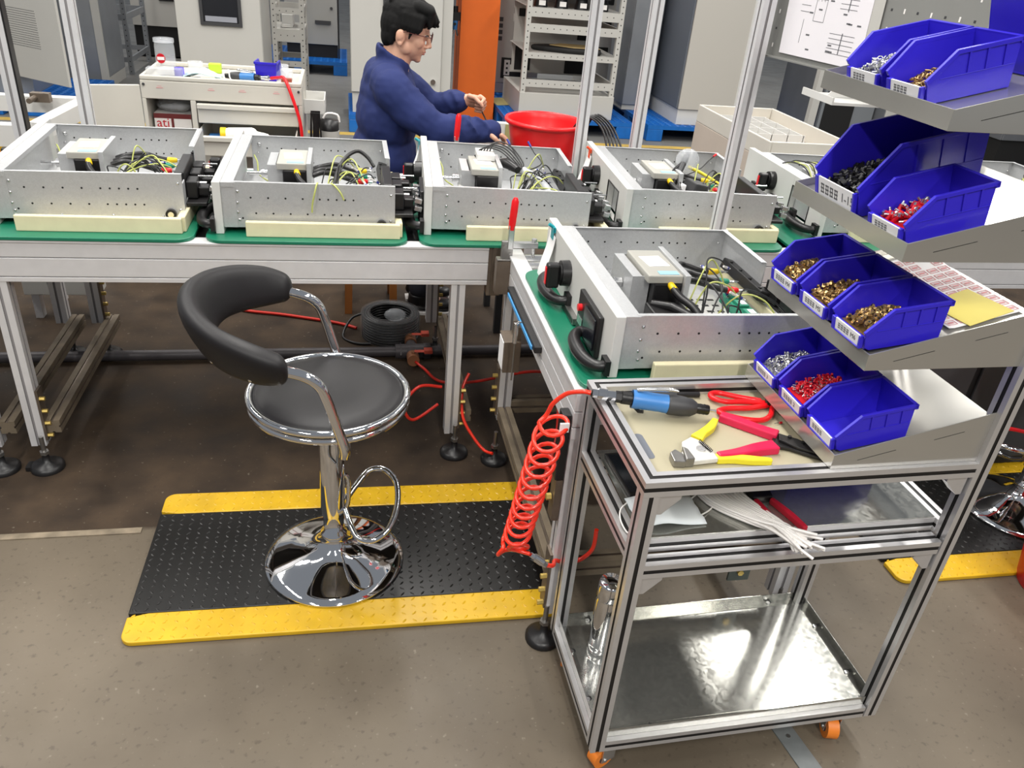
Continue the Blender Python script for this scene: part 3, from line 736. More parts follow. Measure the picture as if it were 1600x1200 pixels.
# ------------------------------------------------------------------ things on the floor beneath the line
p = thing('floor_pipe', 'dark steel air pipe lying along the floor beneath the conveyor', 'pipe', (-.4,3.03,0))
q = W(p); q.cyl((-2.6,3.0,.026),(.19,3.035,.026),.021,n=16); q.cyl((.31,3.037,.026),(.95,3.05,.026),.021,n=16); q.build('pipe', M_pipe, p)
q = W(p); q.cyl((.18,3.035,.026),(.32,3.037,.026),.032,n=16); q.cyl((.25,2.98,.03),(.25,3.10,.03),.024,n=14); q.cyl((.20,3.035,.026),(.205,3.035,.026),.036,n=6,sm=False); q.cyl((.30,3.035,.026),(.33,3.035,.026),.036,n=6,sm=False); q.build('cross_fitting', M_pipe, p)
for s_, y in ((-1,2.955),(1,3.115)):
    q = W(p); q.cyl((.25,y-.025,.035),(.25,y+.025,.035),.026,n=14); q.cyl((.25,y,.035),(.25,y,.065),.008,n=8); v = q.build('valve', M_copper, p)
    q = W(p); q.bx(.255,.315,y-.01,y+.01,.066,.07); q.bx(.295,.33,y-.016,y+.016,.062,.078); q.build('valve_handle', mat('valve handle red', (196,78,58), .5), v, bevel=.002)
c = thing('cable_coil', 'coil of black cable wrapped in clear film lying on the floor', 'cable coil', (.17,3.245,0))
q = MB()
for k in range(9):
    for R in (.098,.110,.122): q.tube([(R*math.cos(2*PI*a/40),R*math.sin(2*PI*a/40),.007+.0125*k) for a in range(40)], .0063, 6, closed=True)
q.build('cable', M_black, c)
q = MB(); q.lathe([(.086,.008),(.131,.004),(.135,.06),(.131,.118),(.108,.124),(.090,.118)], n=40, caps=False); q.build('film_wrap', mat('coil film', (210,210,212), .12, alpha=.10, bump=.6, bscale=40), c)
q = MB(); q.tube([(-.10,.05,.09),(-.17,.05,.06),(-.21,-.02,.008),(-.16,-.09,.007),(-.09,-.10,.007)], .006, 8, k=8); q.build('loose_end', M_black, c)
q = MB(); q.ell((.02,.0,.10),(.05,.03,.03),10,6); q.build('film_tail', M_film, c)

def hose(name, pts, r, m, label, cat='hose', k=10):
    q = MB(); q.tube(pts, r, 10, k=k); return tag(q.build(name, m), label, cat)
hose('floor_hose', [(-.15,3.95,.30),(-.40,3.78,.05),(-.56,3.62,.009),(-.50,3.50,.009),(-.30,3.44,.009),(-.08,3.36,.009),(.02,3.30,.009)], .007, M_reddark, 'red hose curving over the floor behind the bar stool')
hose('air_hose', [(.26,2.93,.03),(.29,2.87,.03),(.35,2.80,.009),(.47,2.72,.05),(.66,2.60,.16),(.73,2.43,.24),(.69,2.26,.285),(.63,2.02,.22),(.55,1.9,.05),(.56,1.75,.03),(.60,1.6,.06)], .006, M_reddark, 'red air hose running from the floor valve under the transfer bench')
hose('air_hose', [(.30,2.36,.24),(.22,2.33,.26),(.17,2.31,.20),(.20,2.31,.14),(.29,2.36,.17)], .0055, M_reddark, 'red hose loop beside the right leg of the long conveyor')
hose('air_hose', [(.40,2.40,.27),(.375,2.37,.22),(.375,2.32,.14),(.41,2.28,.08),(.445,2.25,.045),(.47,2.22,.05)], .0055, M_hose, 'orange red hose loop between the two conveyor legs')

ws = thing('wooden_stool', 'plain wooden stool the worker sits on', 'stool', (.10,3.60,0))
q = MB(); q.prism(rrect(-.16,.16,-.15,.15,.04), (0,0,.43), (1,0,0), (0,1,0), .03); q.build('seat', M_wood, ws, bevel=.004)
for x in (-.115,.095):
    for y in (-.115,.125):
        q = MB(); q.bar((x,y,0),(x*.92,y*.92,.4295),.034,.034); q.build('leg', M_wood, ws, bevel=.002)
for a, b in (((-.09,-.105,.2),(.07,-.105,.2)),((-.09,.113,.2),(.07,.113,.2)),((-.1025,-.088,.26),(-.1025,.095,.26)),((.0835,-.088,.26),(.0835,.095,.26))):
    q = MB(); q.bar(a,b,.018,.024); q.build('stretcher', M_wood, ws)

# uprights
def upright(loc, z1, label, s=.04, ry=0):
    t = thing('upright_post', label, 'post', loc, 0, 'aluminium uprights on the conveyor')
    q = MB(); q.profile((0,0,0),(0,0,z1),s,s,1,1,up=(0,1,0)); q.build('profile', [M_alu, M_alus], t)
    q = MB(); q.bx(s/2,s/2+.03,-.004,.004,0,.03); q.bx(s/2,s/2+.004,-.015,.015,0,.03); q.build('angle_bracket', M_steel, t)
    return t
upright((1.187,2.343,.765), 1.15, 'aluminium upright nearest the camera, beside the grey pegboard')
upright((.905,3.107,.765), 1.15, 'aluminium upright directly behind the red bucket')
upright((1.137,3.107,.765), 1.15, 'aluminium upright behind the empty meter drawer unit')
upright((-.902,3.107,.765), 1.15, 'aluminium upright at the left beside the white trolley door')
pl = upright((-1.125,3.107,.765), 1.15, 'leftmost aluminium upright with a black edge strip')
q = MB(); q.bx(.0202,.026,-.018,.018,.0,1.15); q.build('edge_strip', M_black, pl)

# bucket on its stand
st = thing('side_stand', 'low grey steel stand under the red bucket', 'stand', (.83,3.42,0))
q = MB(); q.bx(-.19,.19,-.17,.17,.655,.675); q.build('top', M_cab, st, bevel=.002)
for x in (-.17,.17):
    for y in (-.15,.15):
        q = MB(); q.bx(x-.015,x+.015,y-.015,y+.015,0,.6548); q.build('leg', M_dark, st)
bk = thing('bucket', 'red plastic bucket in front of the worker', 'bucket', (.832,3.42,.6752))
q = MB(); q.lathe([(.118,0),(.122,.004),(.152,.20),(.160,.246),(.160,.25),(.176,.2505),(.178,.258),(.175,.266),(.166,.268),(.1615,.262),(.155,.24),(.120,.012),(.001,.010)], n=56); q.build('body', M_redbucket, bk)
q = MB(); q.tube([(.162,-.055,.245),(.18,-.06,.20),(.185,-.07,.14),(.175,-.075,.09)],.0025,6,k=5); q.build('handle', M_steel, bk)
hb = [(1.0,3.37,.90),(1.04,3.33,.935),(1.10,3.25,.90)]
q = MB()
for k in range(5): q.tube([(.93+.02*k,3.46,.84),(1.0+.012*k,3.42,.957+.003*k),(1.07+.015*k,3.35+.008*k,.92),(1.08+.02*k,3.25,.80),(1.05+.02*k,3.2,.766)],.0045,6,k=6)
tag(q.build('cable_bunch', M_black), 'bunch of black cables arching out of the red bucket', 'cable')
# ------------------------------------------------------------------ tool cart
CX, CY, CRZ = .496, 1.036, rad(1.2)
cart = thing('tool_cart', 'aluminium profile tool cart with tilted stainless trays and orange wheels', 'cart', (CX,CY,0), CRZ)
CW, CD, s_ = .713, .365, .032
CM = Matrix.Translation((CX,CY,0)) @ Matrix.Rotation(CRZ,4,'Z')
def cart_prof(p0, p1, name, **k):
    q = MB(); q.profile(p0, p1, s_, s_, 1, 1, g=.0085, dp=.0012, **k); return q.build(name, [M_aluc, M_slot], cart, bevel=.0012)
h = s_/2; HT = .812
cart_prof((h,h,.075),(h,h,HT-s_-.0003),'post', up=(0,1,0)); cart_prof((h,CD-h,.075),(h,CD-h,HT-s_-.0003),'post', up=(0,1,0))
cart_prof((CW-h,h,.075),(CW-h,h,1.86),'tall_post', up=(0,1,0)); cart_prof((CW-h-.004,CD-h,.075),(CW-h-.004,CD-h,1.86),'tall_post', up=(0,1,0))
zc = HT-h
cart_prof((h,h,zc),(CW-s_,h,zc),'top_rail', m0=1); cart_prof((h,h,zc),(h,CD-h,zc),'top_rail', m0=-1, m1=1); cart_prof((h,CD-h,zc),(CW-s_-.004,CD-h,zc),'top_rail', m0=-1)
cart_prof((CW-h,s_,zc),(CW-h,CD-s_,zc),'top_rail')
# middle shelf frame
for y in (h, CD-h): cart_prof((s_,y,.601),(CW-s_-.004,y,.601),'shelf_rail')
cart_prof((h,s_,.633),(h,CD-s_,.633),'shelf_rail'); cart_prof((CW-h-.002,s_,.633),(CW-h-.002,CD-s_,.633),'shelf_rail'); cart_prof((s_,.054,.633),(CW-s_-.003,.054,.633),'shelf_rail')
q = MB(); q.bx(.034,CW-s_-.005,.040,CD-.034,.6495,.6515); q.build('middle_shelf', M_shelf, cart)
# bottom frame and shelf
for y in (h, CD-h): cart_prof((s_,y,.091),(CW-s_-.004,y,.091),'bottom_rail')
for x in (h, CW-h-.002): cart_prof((x,s_,.091),(x,CD-s_,.091),'bottom_rail')
q = MB(); q.bx(.0325,CW-.037,.0325,CD-.0325,.1075,.1095); q.bx(.0325,CW-.037,.012,.0135,.1075,.132); q.bx(.0325,CW-.037,.0135,.0325,.1075,.109); q.bx(.0325,CW-.037,CD-.0135,CD-.012,.1075,.132); q.bx(.0325,CW-.037,CD-.0325,CD-.0135,.1075,.109)
q.bx(.012,.0135,.0325,CD-.0325,.1075,.132); q.bx(.0135,.0325,.0325,CD-.0325,.1075,.109); q.bx(CW-.0155,CW-.014,.0325,CD-.0325,.1075,.132); q.bx(CW-.037,CW-.0155,.0325,CD-.0325,.1075,.109)
q.build('bottom_shelf', M_shelf, cart)
for x, y in ((.14,.022),(.55,.022),(.09,CD-.022),(.60,CD-.022),(.022,.11),(.022,.25),(CW-.026,.10),(CW-.026,.25)):
    q = MB(); q.cyl((x,y,.1092),(x,y,.113),.0055,n=12); q.cyl((x+.005,y+.004,.109),(x+.005,y+.004,.1098),.006,n=10,mi=1); q.build('bolt', [M_zinc, M_blackm], cart)
# gussets
def gusset(x, z, d, y=.002):
    q = MB(); q.prism([(0,0),(.045*d,0),(.045*d,-.012),(.012*d,-.045),(0,-.045)] if d > 0 else [(0,0),(0,-.045),(-.012,-.045),(-.045,-.012),(-.045,0)], (x,y+.004,z), (1,0,0), (0,0,1), -.024); q.build('gusset', M_aluc, cart, bevel=.001)
for d, x in ((1,s_+.0003),(-1,CW-s_-.0045)):
    for z in (HT-s_-.0004, .5848): gusset(x, z, d)
# casters
for x, y, a in ((.05,.03,20),(.62,.03,75),(.045,CD-.05,60),(.62,CD-.05,130)):
    q = MB(); q.T = Matrix.Translation((x,y,0)) @ Matrix.Rotation(rad(a),4,'Z')
    q.cyl((0,0,.066),(0,0,.0748),.02,n=16); q.bx(-.022,.014,-.018,-.0155,.022,.068); q.bx(-.022,.014,.0155,.018,.022,.068); q.cyl((-.012,-.02,.028),(-.012,.02,.028),.005,n=8); f = q.build('caster', M_zinc, cart)
    q = MB(); q.T = Matrix.Translation((x,y,0)) @ Matrix.Rotation(rad(a),4,'Z')
    q.cyl((-.012,-.0135,.028),(-.012,.0135,.028),.0278,n=28); q.cyl((-.012,-.0145,.028),(-.012,.0145,.028),.013,n=14,mi=1); q.build('wheel', [M_wheel, M_dark], f, bevel=.002)
# beige top board with two finger slots
q = MB(); q.bx(s_+.0004,.40,s_+.0004,CD-s_-.0004,.776,.787); tb = q.build('top_board', M_board, cart)
for y0 in (.105,):
    q = MB(); q.prism(rrect(.045,.063,y0,y0+.085,.0088), (0,0,.7872), (1,0,0), (0,1,0), .0004); q.build('finger_slot', mat('slot grey', (104,108,116), .5), tb)
q = MB(); q.prism(rrect(.09,.17,.306,.326,.0098), (0,0,.7872), (1,0,0), (0,1,0), .0004); q.build('finger_slot', MATS['slot grey'], tb)

# four tilted trays hung between the tall posts
TX, TY, TL, TD = .366, .010, .318, .352
TZ = (HT+.0004, 1.020, 1.218, 1.422); SL = (.112-.031)/.325; TA = math.atan(SL)
for z in TZ:
    q = MB()
    for y in (TY, TY+TD-.0025):
        q.prism([(0,0),(TL,0),(TL,.031+SL*TL),(0,.031)], (TX,y+.0025,z), (1,0,0), (0,0,1), .0025)
    q.bx(TX-.0015,TX+.001,TY,TY+TD,z,z+.031)
    q.prism([(.001,.0155),(TL,.0155+SL*TL),(TL,.017+SL*TL),(.001,.017)], (TX,TY+TD-.0026,z), (1,0,0), (0,0,1), TD-.0052)
    tr = q.build('tray', M_tray, cart, bevel=.0006)
    for a, b in ((.05,.125),(.20,.26)):
        q = MB(); q.prism([(a,.0045+SL*a),(b,.0045+SL*b),(b,.0055+SL*b),(a,.0055+SL*a)], (TX,TY-.0001,z), (1,0,0), (0,0,1), .0003); q.build('weld_slot', M_slot, tr)

def tray_pt(k, x, y, up=0):
    """world point on tray k's floor; x from its left lip, y from its near side"""
    p = V((TX+x-up*math.sin(TA), TY+y, TZ[k]+.017+SL*x+up*math.cos(TA))); return CM @ p
def tray_rot(a=0, lift=0):
    return (Matrix.Rotation(CRZ,4,'Z') @ Matrix.Rotation(-TA+lift,4,'Y') @ Matrix.Rotation(a,4,'Z')).to_euler()

# ------------------------------------------------------------------ stacking bins
def bin_(loc, rot, L, Wd, H, label, glyph=True, txt=None):
    t = thing('parts_bin', label, 'bin', loc, group='blue parts bins', rot=rot)
    def tp(q):
        q.v = [(x, (y-Wd/2)*(.90+.10*z/H)+Wd/2, z) for x,y,z in q.v]; return q
    th = .0028; fx = .30*L; fz = .42*H
    poly = [(.012,0),(L-.006,0),(L,H),(fx,H),(.0,fz+.004),(.004,.006)]
    q = MB()
    q.prism(poly, (0,th,0), (1,0,0), (0,0,1), th); q.prism(poly, (0,Wd,0), (1,0,0), (0,0,1), th)
    q.bx(.01,L-.005,th,Wd-th,0,th); q.prism([(L-.006-th,0),(L-.006,0),(L,H),(L-th,H)], (0,Wd-th,0), (1,0,0), (0,0,1), Wd-2*th)
    q.prism([(.004,.002),(.008,.002),(.006,fz*.78),(.002,fz*.78)], (0,Wd-th,0), (1,0,0), (0,0,1), Wd-2*th)
    # thick rolled rims, back lip and outer ribs
    for y0 in (-.003, Wd-.003):
        q.prism([(fx,H-.006),(L+.004,H-.006),(L+.004,H+.001),(fx-.002,H+.001),(-.004,fz+.006),(0,fz-.002)], (0,y0+.006,0), (1,0,0), (0,0,1), .006)
    q.bx(L-.003,L+.004,-.003,Wd+.003,H-.009,H+.001)
    for y0 in (-.0022, Wd): 
        for x in (.42*L,.62*L,.82*L): q.prism([(x,H*.97),(x+.004,H*.97),(x+.004,H*.55),(x+.001,H*.5)], (0,y0+.0022,0), (1,0,0), (0,0,1), .0022)
        q.prism([(.02,H*.48),(L-.005,H*.48),(L-.005,H*.5),(.02,H*.5)], (0,y0+.0014+(.0008 if y0<0 else 0),0), (1,0,0), (0,0,1), .0012)
    tp(q).build('shell', M_blue, t, bevel=.0009)
    q = MB(); q.bx(-.006,.0018,.004,.010,.004,fz*.9); q.bx(-.006,.0018,Wd-.014,Wd-.004,.004,fz*.9); q.bx(-.006,.0018,.0102,Wd-.0142,.004,.0065); lh = tp(q).build('label_holder', M_blue, t, bevel=.0008)
    if glyph:
        q = MB(); q.bx(-.0042,-.0012,.0104,Wd-.0144,.0067,fz*.88); lb = tp(q).build('label_card', M_label, lh)
        q = MB(); R = random.Random(L+loc[1]); n = 4; y = Wd-.024; w_ = (Wd-.045)/6.5
        hh = fz*.88-.0067; z0 = .0067+hh*.25
        for k in range(n):                                   # blurred printed characters
            for a in range(3): q.bx(-.0045,-.0043,y-w_*.8,y,z0+hh*.2*a,z0+hh*(.2*a+.08))
            for a in range(2): q.bx(-.0045,-.0043,y-w_*(.25+.45*a),y-w_*(.12+.45*a),z0,z0+hh*.46)
            y -= w_*1.05
        tp(q).build('printed_characters', M_ink, lb)
        if txt: text_(txt, hh*.62, M_ink, 'lettering', lb, Matrix.Translation((-.0045,y-w_*.3,.0067+hh*.5)) @ Euler((PI/2,0,-PI/2)).to_matrix().to_4x4(), 'LEFT')
    return t
def fill(t, L, Wd, H, kind, label, m, n=170, seed=1, lvl=.36):
    """loose small parts heaped in a bin: one countless mass"""
    R = random.Random(seed); q = MB(); x0, x1 = .016, L*.80
    q.bx(x0-.006,x1,.012,Wd-.012,.0032,H*lvl*.55)
    for k in range(n):
        x = R.uniform(x0,x1-.006); y = R.uniform(.014,Wd-.014); u = (x-x0)/(x1-x0)
        z = H*lvl*(.62+.30*math.sin(u*PI)+.25*math.sin((y/Wd)*PI)-.12) + R.uniform(-.004,.004)
        d = V((R.uniform(-1,1),R.uniform(-1,1),R.uniform(-.2,1))).normalized()
        c = V((x,y,z))
        if kind == 'nut':
            a = .0042; q.cyl(c-d*.0022,c+d*.0022,a,n=6,sm=False); q.cyl(c+d*.0022,c+d*.0023,a*.55,n=8,mi=1)
        elif kind == 'ring':
            u_ = d.cross(V((.3,.2,.9))).normalized(); v_ = d.cross(u_)
            q.tube([c+(u_*math.cos(2*PI*i/10)+v_*math.sin(2*PI*i/10))*.0048 for i in range(10)],.0013,5,closed=True); q.cyl(c+u_*.006,c+u_*.013,.0018,n=6)
        elif kind == 'screw':
            q.cyl(c-d*.007,c+d*.005,.0014,n=6); q.cyl(c+d*.005,c+d*.008,.0034,n=8)
        elif kind == 'ferrule':
            q.cyl(c-d*.007,c,.0011,n=6,mi=1); q.cyl(c,c+d*.006,.0016,.0026,n=8)
        elif kind == 'sleeve':
            q.cyl(c-d*.006,c+d*.006,.0034,n=8); q.cyl(c+d*.006,c+d*.013,.0022,n=6,mi=1)
        elif kind == 'cap':
            q.cyl(c-d*.004,c+d*.004,.0042,n=8)
    o = q.build(kind2[kind], m, None); o.matrix_world = t.matrix_basis.copy()
    o.location = t.location; o.rotation_euler = t.rotation_euler
    return tag(o, label, 'small parts', None, 'stuff')
kind2 = {'nut':'nuts','ring':'ring_terminals','screw':'screws','ferrule':'ferrules','sleeve':'crimp_sleeves','cap':'rubber_caps'}
BL, BW, BH = .150, .103, .074
def put(k, x, y, size, label, f=None, txt=None, a=0):
    L, Wd, H = size
    lf_ = (.0085,.0145,0,0)[k]; p = tray_pt(k, x-(.010 if k == 1 else 0), y, .0012+lf_); t = bin_(p, tray_rot(a, lf_/L), L, Wd, H, label, txt=txt)
    if f: fill(t, L, Wd, H, *f)
    return t
sm_ = (BL,BW,BH)
put(0,.008,.008,sm_,'empty blue bin nearest the camera on the lowest tray',txt='')
put(0,.008,.120,sm_,'blue bin of red ferrules in the middle of the lowest tray',('ferrule','red tipped wire ferrules in the middle bin of the lowest tray',[M_red2,M_zinc],260,3,.50),txt='2')
put(0,.008,.232,sm_,'blue bin of silver ferrules at the far end of the lowest tray',('ferrule','small silver ferrules in the far bin of the lowest tray',[M_zinc,M_zinc],240,4,.42),txt='3')
put(1,.006,.008,sm_,'blue bin of dark bronze nuts nearest the camera on the second tray',('nut','large bronze nuts in the near bin beside the label sheet',[M_brass,M_blackm],230,5,.52),txt='M6')
put(1,.006,.122,sm_,'blue bin of bronze screws in the middle of the second tray',('screw','bronze headed screws in the middle bin of the second tray',[M_brass,M_brass],220,6,.46),txt='M5')
put(1,.006,.236,sm_,'blue bin of small bronze nuts at the far end of the second tray',('nut','small brass nuts in the far bin of the second tray',[M_brass,M_blackm],230,7,.46),txt='M4')
put(2,.008,.016,sm_,'small blue bin of red crimp sleeves on the third tray',('sleeve','red crimp sleeves in the small bin of the third tray',[M_red2,M_zinc],90,8,.38),txt='')
put(2,.010,.150,(.235,.145,.117),'large blue bin of black rubber caps at the far side of the third tray',('cap','black rubber caps heaped in the large bin',[M_black],420,9,.42),txt='1-15')
put(3,.010,.075,sm_,'blue bin of brass rings near the camera on the top tray',('ring','brass coloured ring terminals in the near bin of the top tray',[M_brass],90,10,.34),txt='')
put(3,.010,.190,sm_,'blue bin of silver ring terminals at the far end of the top tray',('ring','bright silver ring terminals in the far bin of the top tray',[M_zinc],130,11,.44),txt='')
put(3,.37,.215,(.175,.155,.155),'tall blue bin turned away behind the small bins on the top tray',None,'',PI)

# label sheet and yellow card on the second tray
sheet = thing('label_sheet', 'white sheet of pink printed labels lying on the second tray', 'paper', tray_pt(1,.148,.03,.0018), rot=tray_rot())
q = MB(); n = 14; vs = []
def sheet_z(x, y): return .002 + .012*max(0,(y-.14)/.12)**2 + .006*max(0,(.03-x)/.03)
for j in range(n+1):
    for i in range(n+1):
        x = .02+.145*i/n; y = .26*j/n; vs.append((x,y,sheet_z(x,y)))
q.add(vs, [(j*(n+1)+i, j*(n+1)+i+1, (j+1)*(n+1)+i+1, (j+1)*(n+1)+i) for i in range(n) for j in range(n)], 0, True); sp = q.build('paper', M_paper, sheet)
so = sp.modifiers.new('solid','SOLIDIFY'); so.thickness = .0005
q = MB()
for i in range(6):
    for j in range(11):
        if i == 4 and j > 8: continue
        x0 = .025+.0235*i; y0 = .008+.0228*j; x1 = x0+.019; y1 = y0+.016
        for a,b,c_,d in ((x0,x1,y0,y0+.0016),(x0,x1,y1-.0016,y1),(x0,x0+.0016,y0,y1),(x1-.0016,x1,y0,y1),(x0+.004,x1-.004,y0+.005,y1-.005)):
            z = lambda x,y: sheet_z(x,y)+.0007
            q.add([(a,c_,z(a,c_)),(b,c_,z(b,c_)),(b,d,z(b,d)),(a,d,z(a,d))], [(0,1,2,3)], 0 if d-c_ != .006 else 1)
q.build('printed_labels', M_pink, sp)
yc = thing('yellow_card', 'plain yellow card lying on the pink label sheet', 'card', tray_pt(1,.20,.022,.0050), rot=tray_rot(.12))
q = MB(); q.bx(0,.095,0,.105,0,.0008); q.build('card', M_ylwpaper, yc)

# ------------------------------------------------------------------ tools on the cart top
ZB = .7876
at = thing('air_screwdriver', 'blue and black air screwdriver lying across the cart top', 'screwdriver', (.474,1.318,.8285), rot=(0,rad(4.2),rad(-11.5)))
q = MB(); q.cyl((.082,0,0),(.155,0,0),.019,.0185,n=28); q.tube([(.082,0,0),(.09,0,0),(.12,0,0),(.155,0,0)],[.0185,.0195,.0175,.0195],24); bd = q.build('body', M_bluetool, at)
q = MB(); q.tube([(.1555,0,0),(.16,0,0),(.185,0,0),(.205,0,0),(.215,0,0)],[.0200,.0215,.021,.0185,.013],24); q.build('nose', M_dark, at)
q = MB(); q.tube([(.2155,0,0),(.218,0,0),(.24,0,0),(.242,0,0)],[.010,.0105,.0105,.0095],18); q.cyl((.224,0,0),(.2245,0,0),.0112,n=18); q.cyl((.232,0,0),(.2325,0,0),.0112,n=18); q.build('chuck', M_black, at)
q = MB(); q.cyl((.2425,0,0),(.258,0,0),.003,n=8); q.build('bit', M_zinc, at)
q = MB(); q.cyl((.0605,0,0),(.0815,0,0),.0135,n=18); q.cyl((.048,0,0),(.06,0,0),.012,n=6,sm=False); q.build('black_coupling', M_black, at)
q = MB(); q.cyl((.0,0,0),(.012,0,0),.0085,n=6,sm=False); q.cyl((.012,0,0),(.03,0,0),.0125,n=20); q.cyl((.0305,0,0),(.0475,0,0),.0105,n=20)
for k in range(5): q.cyl((.014+.003*k,0,0),(.0152+.003*k,0,0),.0132,n=20)
q.build('air_fitting', M_chrome, at)
q = MB(); q.tube([(.088,0,.022),(.12,0,.029),(.155,.004,.031),(.172,.004,.030)],[.004,.005,.005,.003],8,k=4); q.build('trigger_lever', M_zinc, at)
q = MB(); q.tube([(.09,.004,-.018),(.10,-.01,-.021),(.108,-.014,-.018)],.004,8); q.build('hook', M_black, at)

ah = thing('coil_hose', 'bright orange red coiled air hose hanging between bench and cart', 'hose', (.42,1.365,.5))
pts = [V((.471,1.3185,.8285)),V((.455,1.325,.828)),V((.430,1.345,.812)),V((.408,1.362,.778)),V((.400,1.372,.745))]
A, B = V((.418,1.368,.742)), V((.362,1.366,.412)); N_ = 11
coil = []
for i in range(N_*18+1):
    u = i/(N_*18); c = A.lerp(B, u**.82); a = PI + 2*PI*i/18
    r_ = .0335 - .004*u
    coil.append(c + V((math.cos(a)*r_, math.sin(a)*r_*.95, .013*math.cos(a)+.012*math.sin(a))))
tail = [V((.330,1.35,.40)),V((.322,1.36,.372)),V((.345,1.385,.362)),V((.385,1.375,.372)),V((.388,1.352,.40)),V((.36,1.345,.415)),V((.345,1.36,.39)),V((.37,1.37,.372)),V((.398,1.362,.367))]
q = MB(); q.T = Matrix.Translation(-ah.location)
q.tube(catmull(pts+[coil[0]],6)[:-1]+coil+catmull([coil[-1]]+tail,8)[1:], .0050, 8); q.build('hose', M_hose, ah)
q = W(ah); a, b = V((.400,1.361,.366)), V((.440,1.358,.332)); d = (b-a)
q.cyl(a, a+d*.25, .006, n=6, sm=False); q.cyl(a+d*.25, a+d*.75, .0095, n=16); q.cyl(a+d*.75, b, .0075, n=6, sm=False); q.build('coupling', M_chrome, ah)
q = W(ah); q.tube([b, b+V((.02,.008,-.010)), (.476,1.403,.302), (.50,1.416,.285),(.54,1.417,.285),(.572,1.416,.32),(.575,1.418,.38)], .0055, 8, k=8); q.build('feed_hose', M_hose, ah)
q = W(ah); q.bx(.425,.445,1.345,1.349,.716,.738); q.build('tape_flag', M_paper, ah)

def grip(q, pts, r, fl=.8, n=10, k=5):
    """soft handle: flattened tube"""
    i0 = len(q.v); q.tube(pts, r, n, k=k)
    return q
def flatgrip(parent, name, pts, wd, hh, m):
    """angular plier grip: tapered slab along pts (x,y) with thickness hh"""
    q = MB(); L = []; Rr = []; P = catmull([V((a,b,0)) for a,b in pts], 6); n = len(P)
    for i, p in enumerate(P):
        d = (P[min(i+1,n-1)]-P[max(i-1,0)]).normalized(); nn = V((-d.y,d.x,0)); t_ = i/(n-1)*(len(wd)-1); j = min(int(t_),len(wd)-2); w_ = wd[j]+(wd[j+1]-wd[j])*(t_-j)
        L.append(p+nn*w_/2); Rr.append(p-nn*w_/2)
    poly = [(p.x,p.y) for p in L] + [(p.x,p.y) for p in reversed(Rr)]
    q.prism(poly[::-1] if 0 else poly, (0,0,0), (1,0,0), (0,1,0), hh)
    return q.build(name, m, parent, bevel=.003)
# crimping tool with magenta grips
cr = thing('crimping_tool', 'ratchet crimping tool with magenta grips on the cart top', 'pliers', (.80,1.17,ZB))
g = lambda P: [(x-.80,y-1.17) for x,y in P]
flatgrip(cr,'grip',g([(.738,1.268),(.765,1.245),(.80,1.213),(.828,1.19)]),[.020,.024,.022,.026],.017,M_magenta)
flatgrip(cr,'grip',g([(.672,1.128),(.715,1.134),(.765,1.147),(.805,1.153)]),[.014,.020,.026,.030],.017,M_magenta)
q = MB(); q.prism([(.015,.015),(.03,.03),(.055,.012),(.085,-.03),(.108,-.062),(.095,-.070),(.06,-.045),(.03,-.022),(.004,-.012)], (0,0,.003), (1,0,0), (0,1,0), .006)
q.prism([(.03,.022),(.06,.0),(.09,-.04),(.08,-.052),(.045,-.03),(.02,.0)], (0,0,.0095), (1,0,0), (0,1,0), .005)
for x, y in ((.045,.005),(.062,-.016),(.08,-.038)): q.cyl((x,y,.0145),(x,y,.018),.004,n=10)
q.build('head', M_black, cr, bevel=.001)
# wire stripper, yellow grips and white metal head
wsr = thing('wire_stripper', 'wire stripper with yellow grips and worn white head on the cart top', 'pliers', (.63,1.145,ZB))
g = lambda P: [(x-.63,y-1.145) for x,y in P]
flatgrip(wsr,'grip',g([(.655,1.190),(.675,1.208),(.70,1.228),(.722,1.254)]),[.026,.017,.018,.012],.014,M_yellow)
flatgrip(wsr,'grip',g([(.668,1.124),(.70,1.122),(.735,1.115),(.775,1.108)]),[.020,.017,.017,.010],.014,M_yellow)
q = MB(); q.prism([(-.035,-.028),(-.02,-.036),(.038,-.030),(.038,-.008),(.03,.028),(.012,.046),(-.012,.030),(-.02,.008)], (0,0,.004), (1,0,0), (0,1,0), .010); q.build('head', mat('worn white metal', (222,220,214), .35, .3, .1, 60), wsr, bevel=.002)
q = MB(); q.prism([(-.052,-.034),(-.030,-.038),(-.026,-.012),(-.036,.004),(-.050,-.006)], (0,0,.001), (1,0,0), (0,1,0), .015); q.prism([(-.030,-.036),(-.012,-.036),(-.014,-.004),(-.022,.006)], (0,0,.001), (1,0,0), (0,1,0), .020); q.build('jaw', M_steel, wsr, bevel=.002)
q = MB(); q.cyl((.015,.002,.0142),(.015,.002,.0165),.009,n=18); q.build('pivot_screw', M_zinc, wsr)
q = MB(); q.tube([(.022+.010*u/40+.003*math.cos(u*1.6), .026-.036*u/40+.002*math.cos(u*1.6), .017+.003*math.sin(u*1.6)) for u in range(41)],.0009,5); q.build('spring', M_blackm, wsr)
